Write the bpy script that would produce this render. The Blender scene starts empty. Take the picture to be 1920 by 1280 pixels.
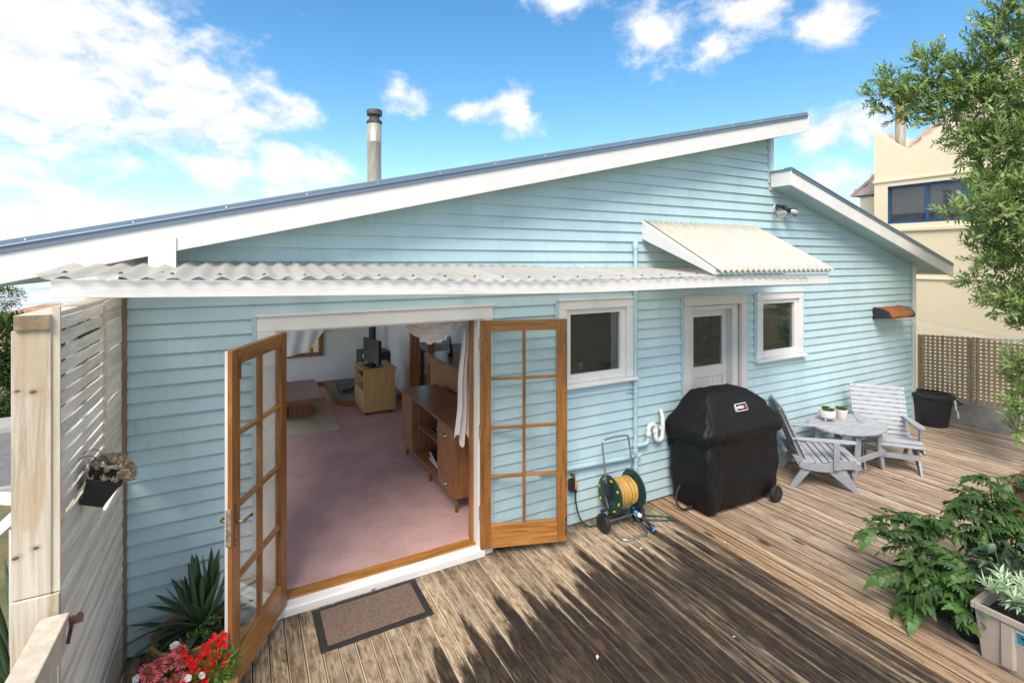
import bpy, bmesh, math, random
from mathutils import Vector, Matrix, Euler, noise as mnoise
random.seed(7)
scene = bpy.context.scene
COL = scene.collection
R_ = math.radians

# ------------------------------------------------------------------ camera
cam_d = bpy.data.cameras.new('camera'); cam = bpy.data.objects.new('camera', cam_d); COL.objects.link(cam)
cam.location = (0, -4.0, 2.55); cam.rotation_euler = (R_(90), 0, R_(-28.2))
cam_d.sensor_width = 36; cam_d.lens = 942/1920*36; cam_d.shift_y = -152/1920
cam_d.clip_start = 0.05; cam_d.clip_end = 6000
scene.camera = cam
scene.cycles.max_bounces = 12; scene.cycles.diffuse_bounces = 9; scene.cycles.glossy_bounces = 3; scene.cycles.transparent_max_bounces = 12; scene.cycles.use_adaptive_sampling = True; scene.cycles.adaptive_threshold = .015; scene.cycles.use_denoising = True

# ------------------------------------------------------------------ light
SUN_EL, SUN_AZ_FROM = 50, (-0.62, -0.78)          # light comes from behind the camera, a little left
SKY_STRENGTH, SUN_STRENGTH, EXPOSURE = 0.118, 2.2, 1.10
scene.view_settings.view_transform = 'Standard'; scene.view_settings.look = 'None'
scene.view_settings.gamma = 1; scene.view_settings.exposure = EXPOSURE
sd = bpy.data.lights.new('sun', 'SUN'); sun = bpy.data.objects.new('sun', sd); COL.objects.link(sun)
sd.energy = SUN_STRENGTH; sd.angle = R_(32); sd.color = (1.0, 0.90, 0.77)
_h = Vector((SUN_AZ_FROM[0], SUN_AZ_FROM[1], 0)).normalized()
_from = _h*math.cos(R_(SUN_EL)) + Vector((0, 0, math.sin(R_(SUN_EL))))
sun.rotation_euler = (-_from).to_track_quat('-Z', 'Y').to_euler()

# ------------------------------------------------------------------ node helpers
class NT:
    def __init__(s, tree): s.t = tree; s.n = tree.nodes; s.l = tree.links
    def new(s, typ, **kw):
        n = s.n.new(typ)
        for k, v in kw.items(): setattr(n, k, v)
        return n
    def put(s, inp, v):
        if hasattr(v, 'is_output') or isinstance(v, bpy.types.NodeSocket): s.l.new(v, inp)
        elif v is not None:
            if inp.type == 'RGBA' and len(v) == 3: v = (*v, 1)
            inp.default_value = v
    def math(s, op, a, b=0.0, c=None, clamp=False):
        n = s.new('ShaderNodeMath', operation=op); n.use_clamp = clamp
        s.put(n.inputs[0], a); s.put(n.inputs[1], b)
        if c is not None: s.put(n.inputs[2], c)
        return n.outputs[0]
    def vmath(s, op, a, b=None):
        n = s.new('ShaderNodeVectorMath', operation=op); s.put(n.inputs[0], a)
        if b is not None: s.put(n.inputs[1], b)
        return n.outputs['Value'] if op in ('DISTANCE', 'LENGTH', 'DOT_PRODUCT') else n.outputs[0]
    def mix(s, f, a, b, mode='MIX'):
        n = s.new('ShaderNodeMix', data_type='RGBA', blend_type=mode); n.clamp_factor = True
        s.put(n.inputs['Factor'], f); s.put(n.inputs['A'], a) if False else s.put(n.inputs[6], a); s.put(n.inputs[7], b)
        return n.outputs[2]
    def noise(s, vec, scale=5, detail=3, rough=.55, dist=0.0, col=False):
        n = s.new('ShaderNodeTexNoise'); s.put(n.inputs['Vector'], vec); n.inputs['Scale'].default_value = scale
        n.inputs['Detail'].default_value = detail; n.inputs['Roughness'].default_value = rough; n.inputs['Distortion'].default_value = dist
        return n.outputs['Color'] if col else n.outputs['Fac']
    def map(s, vec, scale=(1, 1, 1), loc=(0, 0, 0), rot=(0, 0, 0)):
        n = s.new('ShaderNodeMapping'); s.put(n.inputs['Vector'], vec)
        s.put(n.inputs['Scale'], scale); s.put(n.inputs['Location'], loc); s.put(n.inputs['Rotation'], rot)
        return n.outputs[0]
    def ramp(s, f, stops, interp='LINEAR'):
        n = s.new('ShaderNodeValToRGB'); s.put(n.inputs[0], f); cr = n.color_ramp; cr.interpolation = interp
        while len(cr.elements) < len(stops): cr.elements.new(.5)
        for e, (p, c) in zip(cr.elements, stops):
            e.position = p; e.color = (*c, 1) if not isinstance(c, (int, float)) else (c, c, c, 1)
        return n.outputs[0]
    def sstep(s, x, a, b):
        n = s.new('ShaderNodeMapRange', interpolation_type='SMOOTHSTEP')
        s.put(n.inputs[0], x); n.inputs[1].default_value = a; n.inputs[2].default_value = b
        return n.outputs[0]
    def sep(s, v):
        n = s.new('ShaderNodeSeparateXYZ'); s.put(n.inputs[0], v); return n.outputs
    def bump(s, h, strength=.3, dist=.01):
        n = s.new('ShaderNodeBump'); n.inputs['Strength'].default_value = strength; n.inputs['Distance'].default_value = dist
        s.put(n.inputs['Height'], h); return n.outputs[0]

# ------------------------------------------------------------------ world: blue sky with broken cumulus
w = bpy.data.worlds.new('World'); scene.world = w; w.use_nodes = True
t = NT(w.node_tree); t.n.clear()
wo = t.new('ShaderNodeOutputWorld'); bg = t.new('ShaderNodeBackground'); t.l.new(bg.outputs[0], wo.inputs[0])
sky = t.new('ShaderNodeTexSky', sky_type='NISHITA'); sky.sun_disc = False
sky.sun_elevation = R_(SUN_EL); sky.sun_rotation = math.atan2(SUN_AZ_FROM[0], SUN_AZ_FROM[1])
sky.air_density = 1.0; sky.dust_density = 0.6; sky.ozone_density = 1.5
hs = t.new('ShaderNodeHueSaturation'); t.l.new(sky.outputs[0], hs.inputs['Color']); hs.inputs['Saturation'].default_value = 1.30; hs.inputs['Hue'].default_value = .492; hs.inputs['Value'].default_value = 0.90
tc = t.new('ShaderNodeTexCoord'); dirv = t.vmath('NORMALIZE', tc.outputs['Generated'])
def pix_dir(u, v):
    a = R_(61.8); x = (u-960)/942; z = -(v-488)/942
    return Vector((math.cos(a)+x*math.sin(a), math.sin(a)-x*math.cos(a), z)).normalized()
# cloud banks: (direction, radius, squash in height)
CL = [(pix_dir(40, 60), .21, 1.0), (pix_dir(90, 165), .19, 1.2), (pix_dir(240, 120), .17, 1.0), (pix_dir(340, 180), .16, 1.1), (pix_dir(430, 235), .12, 1.1), (pix_dir(-120, 60), .30, 1), (pix_dir(300, 240), .10, 1.4),
      (pix_dir(540, 325), .10, 1.4), (pix_dir(605, 325), .07, 1.4), (pix_dir(440, 315), .09, 1.4), (pix_dir(0, 310), .07, 1.6), (pix_dir(120, 405), .09, 2.8), (pix_dir(-60, 430), .12, 1.8),
      (pix_dir(560, 205), .050, 1), (pix_dir(762, 198), .062, 1.4), (pix_dir(885, 214), .055, 1.8), (pix_dir(968, 205), .068, 1.3),
      (pix_dir(1235, 65), .075, 1.1), (pix_dir(1345, 95), .055, 1.2), (pix_dir(1400, 15), .10, 1.8), (pix_dir(1550, 50), .085, 1.8), (pix_dir(1060, -10), .08, 1.8),
      (pix_dir(1560, 255), .06, 1.4), (pix_dir(1625, 245), .06, 1.4), (pix_dir(1560, 340), .06, 1.6)]
wn = t.noise(dirv, 5, 5, .6, .3, col=True)
warp = t.vmath('ADD', dirv, t.vmath('MULTIPLY', t.vmath('SUBTRACT', wn, (.5, .5, .5)), (.13, .13, .10)))
field = None
for d, r, sq in CL:
    k = 1.0/(r*1.0)
    dd = t.vmath('SUBTRACT', warp, tuple(d)); dd = t.vmath('MULTIPLY', dd, (k, k, k*sq)); ln = t.vmath('LENGTH', dd)
    g = t.math('SUBTRACT', 1.0, ln)
    field = g if field is None else t.math('SMOOTH_MAX', field, g, .25)
n2 = t.noise(dirv, 3.2, 5, .55)
front = t.vmath('DOT_PRODUCT', dirv, tuple(pix_dir(960, 400)))
# cloud out of view, made fuller than in front to whiten the ambient light
field = t.math('MAXIMUM', field, t.math('SUBTRACT', t.math('MULTIPLY', t.math('SUBTRACT', n2, .41), 4.0), t.sstep(front, .35, .6)))
n1 = t.noise(t.map(dirv, (1, 1, 1.6)), 14, 8, .6, .2)
dens = t.math('ADD', field, t.math('MULTIPLY', t.math('SUBTRACT', n1, .5), 2.0))
cov = t.sstep(dens, .0, .85)
up = t.noise(t.vmath('ADD', t.map(dirv, (1, 1, 1.6)), (0, 0, .03)), 14, 6, .6, .2)
shade = t.math('ADD', t.math('MULTIPLY', t.math('SUBTRACT', n1, up), 2.2), t.math('MULTIPLY', t.math('SUBTRACT', n2, .5), .7))
shade = t.math('ADD', t.math('ADD', shade, .52), t.math('MULTIPLY', cov, .18), clamp=True)
ccol = t.mix(shade, (3.3, 3.5, 3.9), (4.75, 4.7, 4.6))
cirr = t.math('MULTIPLY', t.sstep(t.noise(t.map(dirv, (1, 1, 3.5)), 2.3, 6, .62, .4), .55, .9), .25)
hz = t.math('POWER', t.math('SUBTRACT', 1.0, t.math('MAXIMUM', t.sep(dirv)[2], 0.0), clamp=True), 7.0)
skyc = t.mix(t.math('MULTIPLY', hz, .22), hs.outputs[0], (3.5, 4.1, 4.6))
skyc = t.mix(cirr, skyc, (3.7, 3.95, 4.3))
t.put(bg.inputs['Color'], t.mix(t.math('MULTIPLY', cov, .96), skyc, ccol)); bg.inputs['Strength'].default_value = SKY_STRENGTH

# ------------------------------------------------------------------ materials
MATS = {}
def newmat(name):
    m = bpy.data.materials.new(name); m.use_nodes = True; t = NT(m.node_tree)
    b = m.node_tree.nodes['Principled BSDF']; MATS[name] = m
    return m, t, b
def pm(name, c1, c2=None, scale=8, stretch=(1, 1, 1), rough=.6, bump=0.0, bscale=None, metal=0.0, rand=.08, lo=.35, hi=.65, detail=5, spec=.5, c3=None, s3=40, f3=.5, bdist=.004, world=False):
    m, t, b = newmat(name); c2 = c2 or tuple(x*.85 for x in c1)
    oi = t.new('ShaderNodeObjectInfo')
    if world: co = t.new('ShaderNodeNewGeometry').outputs['Position']
    else:
        co = t.new('ShaderNodeTexCoord').outputs['Object']
        co = t.vmath('ADD', co, t.vmath('MULTIPLY', t.new('ShaderNodeCombineXYZ').outputs[0], (1, 1, 1)))
        cx = t.new('ShaderNodeCombineXYZ'); rnd = t.math('MULTIPLY', oi.outputs['Random'], 37.0)
        for i in range(3): t.put(cx.inputs[i], rnd)
        co = t.vmath('ADD', co, cx.outputs[0])
    mp = t.map(co, stretch)
    f = t.noise(mp, scale, detail, .6)
    col = t.mix(t.sstep(f, lo, hi), c1, c2)
    if c3: col = t.mix(t.math('MULTIPLY', t.sstep(t.noise(mp, s3, 4, .7), .56, .7), f3), col, c3)
    if rand:
        v = t.math('ADD', 1.0-rand, t.math('MULTIPLY', oi.outputs['Random'], 2*rand))
        vm = t.new('ShaderNodeCombineXYZ'); [t.put(vm.inputs[i], v) for i in range(3)]
        col = t.mix(1.0, col, vm.outputs[0], 'MULTIPLY')
    t.put(b.inputs['Base Color'], col); b.inputs['Roughness'].default_value = rough; b.inputs['Metallic'].default_value = metal
    b.inputs['Specular IOR Level'].default_value = spec
    if bump: t.put(b.inputs['Normal'], t.bump(t.noise(mp, bscale or scale*3, 5, .65), bump, bdist))
    return m

# painted weatherboard: slightly uneven sheen, faint dirt
m, t, b = newmat('blue_paint'); po = t.new('ShaderNodeNewGeometry').outputs['Position']; oi = t.new('ShaderNodeObjectInfo'); pz = t.sep(po)[2]
f1 = t.noise(t.map(po, (1.6, 1, 1.2)), 1.6, 5, .6); f2 = t.noise(t.map(po, (16, 1, 1.3)), 1.0, 5, .65); f3 = t.noise(po, 26, 4, .7)
col = t.mix(t.sstep(f1, .35, .68), (.475, .63, .67), (.425, .575, .615))
col = t.mix(t.math('MULTIPLY', t.sstep(f2, .52, .72), .22), col, (.34, .43, .44))                       # faint runs of dirt
col = t.mix(t.math('MULTIPLY', t.sstep(f3, .62, .72), .18), col, (.56, .66, .68))                       # chalky flecks
spl = t.math('MULTIPLY', t.math('SUBTRACT', 1.0, t.sstep(t.math('ADD', pz, t.math('MULTIPLY', f2, .25)), .12, .42)), .35)
col = t.mix(spl, col, (.30, .33, .31))                                                                  # splash line above the deck
vv = t.math('ADD', .965, t.math('MULTIPLY', oi.outputs['Random'], .07)); vm = t.new('ShaderNodeCombineXYZ'); [t.put(vm.inputs[i], vv) for i in range(3)]
t.put(b.inputs['Base Color'], t.mix(1.0, col, vm.outputs[0], 'MULTIPLY')); t.put(b.inputs['Roughness'], t.math('ADD', .34, t.math('MULTIPLY', f1, .22)))
t.put(b.inputs['Normal'], t.bump(t.noise(t.map(po, (12, 60, 60)), 1.0, 4, .6), .10, .004))
pm('blue_trim', (.42, .59, .63), (.39, .555, .59), 3, rough=.4, rand=0, world=True)
pm('white_paint', (.76, .745, .73), (.71, .695, .68), 3, (1, 1, 1), .45, .15, 50, rand=.02, c3=(.60, .57, .53), s3=7, f3=.35, world=True, bdist=.003)
pm('worn_white_paint', (.77, .755, .735), (.70, .68, .655), 4, (.4, 2, 4), .5, .3, 45, rand=.02, c3=(.52, .46, .40), s3=13, f3=.5, world=True)
pm('cream_door_paint', (.66, .63, .60), (.62, .59, .56), 4, rough=.4, rand=0, world=True)
pm('soffit_paint', (.40, .55, .57), (.37, .51, .53), 3, rough=.5, rand=0, world=True)
pm('roof_steel', (.17, .23, .31), (.19, .25, .33), 3, rough=.32, rand=0, metal=.25, world=True)
pm('screw_metal', (.45, .45, .45), rough=.35, metal=.8)
pm('stainless_flue', (.58, .52, .43), (.44, .38, .29), 6, (3, 3, .6), .38, metal=.45, rand=0, c3=(.25, .18, .12), s3=14, f3=.5)
pm('flue_cap', (.12, .105, .095), (.05, .045, .045), 14, rough=.6, metal=.3, rand=0, c3=(.40, .34, .28), s3=10, f3=.6)
pm('raw_timber', (.62, .55, .44), (.42, .325, .215), 1.6, (9, 9, .8), .8, .8, 30, rand=.1, c3=(.70, .63, .53), s3=3.5, f3=.8, lo=.38, hi=.66)
pm('end_grain', (.33, .25, .165), (.20, .145, .09), 14, rough=.9, bump=.6, rand=0)
pm('pale_timber', (.66, .59, .48), (.55, .47, .36), 3, (8, 8, .7), .75, .4, 30, rand=.08, c3=(.35, .28, .2), s3=9, f3=.25)
pm('slat_timber', (.84, .80, .73), (.70, .63, .54), 3.5, (10, .9, 10), .8, .5, 30, rand=.16, c3=(.32, .26, .20), s3=11, f3=.45)
pm('brown_timber', (.30, .21, .135), (.22, .15, .095), 4, (8, 8, .8), .8, .4, 30, rand=.05)
pm('rusty_steel', (.17, .06, .03), (.07, .035, .025), 25, rough=.85, bump=.6, rand=0)
def grain(name, dark, mid, light, sc=(30, 30, 2.2), rough=.33, rand=.12, coat=.25, wav=3.0):
    m, t, b = newmat(name); oi = t.new('ShaderNodeObjectInfo'); co = t.new('ShaderNodeTexCoord').outputs['Object']
    cx = t.new('ShaderNodeCombineXYZ'); rnd = t.math('MULTIPLY', oi.outputs['Random'], 23.0)
    for i in range(3): t.put(cx.inputs[i], rnd)
    co = t.vmath('ADD', co, cx.outputs[0]); mp = t.map(co, sc)
    f = t.noise(mp, 1.4, 4, .55, .6); g = t.noise(t.map(co, tuple(x*4 for x in sc)), 2.0, 4, .6)
    col = t.ramp(t.math('ADD', t.math('MULTIPLY', f, .75), t.math('MULTIPLY', g, .25)), [(.32, dark), (.5, mid), (.68, light)])
    v = t.math('ADD', 1-rand, t.math('MULTIPLY', oi.outputs['Random'], 2*rand)); vm = t.new('ShaderNodeCombineXYZ'); [t.put(vm.inputs[i], v) for i in range(3)]
    t.put(b.inputs['Base Color'], t.mix(1.0, col, vm.outputs[0], 'MULTIPLY'))
    t.put(b.inputs['Roughness'], t.math('ADD', rough, t.math('MULTIPLY', g, .2))); b.inputs['Coat Weight'].default_value = coat; b.inputs['Coat Roughness'].default_value = .25
    t.put(b.inputs['Normal'], t.bump(g, .15, .002))
    return m
grain('varnish_v', (.145, .052, .011), (.275, .108, .022), (.38, .165, .04), rand=.18)
grain('varnish_h', (.16, .062, .013), (.31, .132, .028), (.42, .20, .052), (2.2, 30, 30), rand=.15)
grain('sideboard_v', (.15, .062, .024), (.235, .098, .038), (.33, .15, .06), (26, 26, 1.6), .38, .05, .2)
grain('sideboard_top', (.12, .048, .02), (.185, .076, .03), (.25, .11, .046), (26, 1.6, 26), .3, .04, .3)
grain('oak_v', (.46, .27, .105), (.55, .335, .14), (.63, .41, .18), (24, 24, 1.5), .45, .04, .1)
grain('bar_wood', (.19, .08, .032), (.28, .128, .053), (.37, .18, .078), (26, 26, 1.5), .45, .05, .1)
grain('bench_wood', (.10, .045, .026), (.165, .075, .045), (.22, .11, .07), (24, 2, 24), .6, .1, 0)
pm('brass_worn', (.36, .27, .13), (.20, .15, .09), 40, rough=.35, metal=.85, rand=0, c3=(.45, .43, .40), s3=25, f3=.7)
pm('lock_plate', (.55, .50, .43), (.33, .20, .12), 35, rough=.45, metal=.5, rand=0)
pm('hinge_metal', (.42, .38, .31), rough=.4, metal=.7)
def glassmat(name, tint=(1, 1, 1), refl=1.0, dirt=.02):
    m, t, b = newmat(name); t.n.remove(b); out = t.n['Material Output']
    tr = t.new('ShaderNodeBsdfTransparent'); t.put(tr.inputs[0], tint); gl = t.new('ShaderNodeBsdfGlossy'); gl.inputs['Roughness'].default_value = .02
    df = t.new('ShaderNodeBsdfDiffuse'); t.put(df.inputs[0], (.75, .77, .78))
    fr = t.new('ShaderNodeLayerWeight'); sch = t.math('ADD', .035, t.math('MULTIPLY', t.math('POWER', fr.outputs['Facing'], 4.5), .9)); fr.inputs['Blend'].default_value = .5
    mx = t.new('ShaderNodeMixShader'); t.put(mx.inputs[0], t.math('MULTIPLY', sch, refl)); t.l.new(tr.outputs[0], mx.inputs[1]); t.l.new(gl.outputs[0], mx.inputs[2])
    m2 = t.new('ShaderNodeMixShader'); n = t.noise(t.new('ShaderNodeNewGeometry').outputs['Position'], 6, 6, .7)
    t.put(m2.inputs[0], t.math('MULTIPLY', n, dirt)); t.l.new(mx.outputs[0], m2.inputs[1]); t.l.new(df.outputs[0], m2.inputs[2]); t.l.new(m2.outputs[0], out.inputs[0])
    return m
glassmat('clear_glass', (.97, .98, .98), 1.6, .06); glassmat('dark_window_glass', (.80, .83, .85), 1.6, .03); glassmat('neighbour_glass', (.55, .57, .6), 2.2, .12)
def sheetmat(name, c, dirtc, amt, trans, clear=0.0):
    m, t, b = newmat(name); t.n.remove(b); out = t.n['Material Output']
    po = t.new('ShaderNodeNewGeometry').outputs['Position']
    d = t.math('MULTIPLY', t.sstep(t.noise(t.map(po, (9, 1.2, 9)), 1.6, 6, .65), .45, .75), amt)
    d2 = t.math('MULTIPLY', t.sstep(t.noise(t.map(po, (30, 5, 9)), 1.0, 4, .7), .60, .75), amt*.5)
    dd = t.math('MAXIMUM', d, d2); col = t.mix(dd, c, dirtc)
    df = t.new('ShaderNodeBsdfDiffuse'); tl = t.new('ShaderNodeBsdfTranslucent'); t.put(df.inputs[0], col); t.put(tl.inputs[0], col)
    gl = t.new('ShaderNodeBsdfGlossy'); gl.inputs['Roughness'].default_value = .3; tr = t.new('ShaderNodeBsdfTransparent')
    a = t.new('ShaderNodeMixShader'); a.inputs[0].default_value = trans; t.l.new(df.outputs[0], a.inputs[1]); t.l.new(tl.outputs[0], a.inputs[2])
    cl = t.new('ShaderNodeMixShader'); t.put(cl.inputs[0], t.math('MULTIPLY', t.math('SUBTRACT', 1.0, dd), clear)); t.l.new(a.outputs[0], cl.inputs[1]); t.l.new(tr.outputs[0], cl.inputs[2])
    bb = t.new('ShaderNodeMixShader'); bb.inputs[0].default_value = .05; t.l.new(cl.outputs[0], bb.inputs[1]); t.l.new(gl.outputs[0], bb.inputs[2]); t.l.new(bb.outputs[0], out.inputs[0])
sheetmat('white_corrugate', (.92, .90, .86), (.60, .50, .40), .30, .65, .48)
sheetmat('cream_corrugate', (.78, .75, .67), (.52, .48, .37), .45, .4)
sheetmat('curtain_cloth', (.86, .81, .78), (.78, .72, .69), .3, .25)
pm('interior_white', (.84, .83, .82), (.81, .80, .79), 2, rough=.85, rand=0, world=True)
pm('interior_ceiling', (.88, .88, .87), rough=.9, rand=0)
pm('carpet', (.62, .40, .385), (.53, .335, .325), 3, rough=.98, bump=1.0, bscale=160, rand=0, c3=(.36, .23, .225), s3=34, f3=.7, spec=.1, world=True, bdist=.008)
pm('rug_wool', (.55, .49, .38), (.45, .39, .285), 2.5, rough=.95, bump=.5, bscale=120, rand=0, c3=(.27, .21, .14), s3=2, f3=.8, spec=.1, world=True)
pm('black_plastic', (.018, .018, .02), (.024, .024, .026), 10, rough=.42, rand=0)
pm('black_gloss', (.012, .012, .014), rough=.12, rand=0)
pm('dark_green_flue', (.015, .035, .03), rough=.4, rand=0)
pm('stone_hearth', (.34, .325, .29), (.12, .115, .10), 45, rough=.85, bump=.5, bscale=60, rand=0, c3=(.38, .36, .32), s3=60, f3=.7)
pm('wire_metal', (.16, .16, .16), rough=.4, metal=.7, rand=0)
pm('dark_logs', (.12, .10, .08), (.075, .062, .05), 6, (1, 6, 6), .6, .3, rand=.1)
pm('room_gloom', (.055, .05, .045), (.04, .036, .033), 3, rough=.9, rand=0)
pm('paper', (.68, .68, .67), rough=.6, rand=.15)
pm('picture_red', (.22, .03, .035), (.10, .015, .025), 5, rough=.4, rand=0, c3=(.42, .33, .26), s3=7, f3=.8)
pm('galv_steel', (.47, .48, .48), (.40, .41, .41), 20, rough=.28, metal=.9, rand=0)
pm('reel_green', (.012, .045, .037), (.016, .055, .045), 9, rough=.35, rand=0)
pm('hose_yellow', (.50, .30, .075), (.42, .24, .055), 20, rough=.45, rand=.05)
pm('hose_green', (.012, .085, .06), rough=.4, rand=0)
pm('orange_plastic', (.75, .23, .02), rough=.4, rand=0)
pm('yellow_plastic', (.72, .42, .03), rough=.4, rand=0)
pm('blue_plastic', (.03, .22, .55), rough=.35, rand=0)
pm('white_plastic', (.78, .78, .77), (.72, .71, .69), 8, rough=.35, rand=.03)
pm('pipe_blue', (.43, .60, .64), (.39, .555, .59), 9, rough=.4, rand=.02, world=True)
pm('cover_black', (.006, .006, .0065), (.009, .009, .0095), 5, rough=.55, bump=.6, bscale=11, rand=0, c3=(.016, .016, .016), s3=40, f3=.3, bdist=.012, spec=.28, world=True)
pm('rubber_black', (.015, .015, .016), rough=.7, rand=0)
pm('logo_red', (.65, .015, .02), rough=.5, rand=0)
pm('chair_grey', (.30, .315, .34), (.26, .27, .295), 4, (2, 2, 2), .5, .25, 30, rand=.04, c3=(.30, .30, .31), s3=18, f3=.4)
pm('chair_top', (.40, .415, .44), (.35, .365, .39), 5, rough=.5, bump=.25, bscale=30, rand=.05, c3=(.40, .40, .41), s3=18, f3=.4)
pm('ceramic_pink', (.78, .69, .65), (.72, .62, .58), 6, rough=.3, rand=.04)
pm('soil', (.03, .022, .016), (.06, .045, .03), 30, rough=.95, bump=1, bscale=50, rand=0, c3=(.35, .32, .28), s3=45, f3=.5)
pm('terracotta', (.42, .225, .075), (.33, .17, .06), 7, rough=.6, bump=.2, rand=0, c3=(.20, .17, .07), s3=8, f3=.6)
def leafmat(name, c1, c2, rough=.45, trans=.25, rand=.25):
    m, t, b = newmat(name); t.n.remove(b); out = t.n['Material Output']; oi = t.new('ShaderNodeObjectInfo')
    po = t.new('ShaderNodeNewGeometry'); f = t.noise(po.outputs['Position'], 7, 3, .6); isl = po.outputs['Random Per Island']
    col = t.mix(t.math('ADD', t.math('MULTIPLY', isl, .7), t.math('MULTIPLY', f, .3)), c1, c2)
    v = t.math('ADD', 1-rand, t.math('MULTIPLY', oi.outputs['Random'], 2*rand)); vm = t.new('ShaderNodeCombineXYZ'); [t.put(vm.inputs[i], v) for i in range(3)]
    col = t.mix(1.0, col, vm.outputs[0], 'MULTIPLY')
    pb = t.new('ShaderNodeBsdfPrincipled'); t.put(pb.inputs['Base Color'], col); pb.inputs['Roughness'].default_value = rough
    tl = t.new('ShaderNodeBsdfTranslucent'); t.put(tl.inputs[0], t.mix(1.0, col, (1.3, 1.5, .6), 'MULTIPLY'))
    a = t.new('ShaderNodeMixShader'); a.inputs[0].default_value = trans; t.l.new(pb.outputs[0], a.inputs[1]); t.l.new(tl.outputs[0], a.inputs[2]); t.l.new(a.outputs[0], out.inputs[0])
leafmat('tree_leaf', (.115, .195, .045), (.38, .48, .19), .4, .25, 0)
leafmat('tomato_leaf', (.025, .07, .018), (.085, .165, .035), .5, .25, .35)
leafmat('pepper_leaf', (.018, .045, .028), (.035, .075, .035), .4, .15, .25)
leafmat('silver_leaf', (.42, .54, .38), (.60, .70, .54), .55, .2, .15)
leafmat('aloe_leaf', (.05, .095, .045), (.08, .14, .065), .35, .08, .2)
leafmat('succulent_leaf', (.40, .30, .22), (.54, .43, .33), .55, .15, .2)
leafmat('succulent_green', (.30, .32, .22), (.36, .37, .27), .55, .15, .1)
leafmat('pot_succulent', (.05, .12, .035), (.12, .22, .06), .5, .15, .2)
leafmat('small_leaf', (.06, .16, .02), (.15, .28, .05), .45, .25, .2)
leafmat('hedge_leaf', (.03, .075, .015), (.09, .16, .03), .5, .2, 0)
leafmat('red_petal', (.78, .004, .006), (.62, .004, .008), .5, .2, .15)
leafmat('pink_petal', (.72, .085, .17), (.76, .16, .20), .5, .2, .12)
leafmat('white_petal', (.82, .80, .82), (.75, .72, .75), .5, .2, .05)
pm('cone_brown', (.14, .03, .01), (.26, .075, .015), 60, rough=.7, bump=1, bscale=150, rand=.1)
pm('bark', (.13, .10, .075), (.08, .06, .045), 12, (1, 1, .3), .85, .6, rand=0)
pm('stem_green', (.09, .15, .035), rough=.5)
pm('planter_taupe', (.42, .35, .30), (.385, .32, .275), 5, rough=.55, bump=.1, rand=0, c3=(.22, .18, .15), s3=60, f3=.5, world=True)
pm('label_blue', (.07, .30, .40), (.03, .16, .26), 6, rough=.35, rand=0)
pm('mat_rubber', (.022, .024, .024), rough=.7, bump=.3, bscale=60, rand=0)
pm('concrete', (.36, .335, .295), (.26, .24, .21), 4, rough=.9, bump=.5, bscale=30, rand=0, c3=(.15, .135, .115), s3=3, f3=.6, world=True)
pm('lattice_timber', (.48, .365, .24), (.37, .275, .17), 5, (5, 5, 1), .85, .3, rand=.15, c3=(.56, .47, .35), s3=7, f3=.4)
pm('cream_stucco', (.93, .79, .55), (.91, .77, .525), 1.5, rough=.8, bump=.25, bscale=14, rand=0, c3=(.86, .73, .51), s3=1.4, f3=.35, world=True)
pm('blue_window_paint', (.02, .085, .20), (.025, .10, .23), 8, rough=.4, rand=.03)
pm('tile_pink', (.56, .43, .385), (.46, .345, .31), 5, rough=.75, rand=.22, c3=(.60, .48, .43), s3=9, f3=.4)
pm('clay_pipe', (.45, .27, .12), (.36, .2, .09), 5, rough=.6, rand=0)
pm('grass_ground', (.10, .11, .035), (.19, .16, .07), 2.5, rough=.95, bump=.7, bscale=25, rand=0, world=True)
pm('asphalt', (.20, .195, .19), (.16, .155, .15), 6, rough=.9, bump=.4, bscale=60, rand=0, world=True)
pm('kerb_concrete', (.42, .41, .39), rough=.9, rand=0)
pm('coast_rock', (.44, .27, .155), (.29, .165, .095), 1.2, rough=.9, bump=.8, bscale=4, rand=.05, c3=(.60, .42, .27), s3=3, f3=.5)
m, t, b = newmat('sea_water'); po = t.new('ShaderNodeNewGeometry').outputs['Position']
foam = t.sstep(t.noise(t.map(po, (.02, .06, 1)), 2.5, 7, .65), .40, .56)
t.put(b.inputs['Base Color'], t.mix(foam, (.30, .40, .43), (.80, .82, .82))); b.inputs['Roughness'].default_value = .45; t.put(b.inputs['Normal'], t.bump(t.noise(po, .8, 4), .3, .3))
pm('orange_cover', (.33, .115, .028), (.24, .075, .02), 5, (1, 1, 6), .55, .2, rand=0, c3=(.45, .20, .06), s3=14, f3=.5)
pm('line_white', (.8, .8, .8), rough=.5, rand=0)
pm('lamp_glass', (.72, .72, .70), rough=.15, rand=0, metal=.3)
pm('cloth_pattern', (.55, .60, .62), (.20, .10, .12), 40, rough=.8, rand=0, c3=(.08, .18, .16), s3=35, f3=.9)
pm('dead_leaf', (.50, .19, .03), (.38, .15, .03), 20, rough=.6, rand=.3)
pm('fallen_yellow', (.55, .38, .06), rough=.6, rand=.3)
pm('dirt', (.11, .085, .06), (.18, .14, .10), 14, rough=.95, bump=.8, bscale=40, rand=0, world=True)

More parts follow.
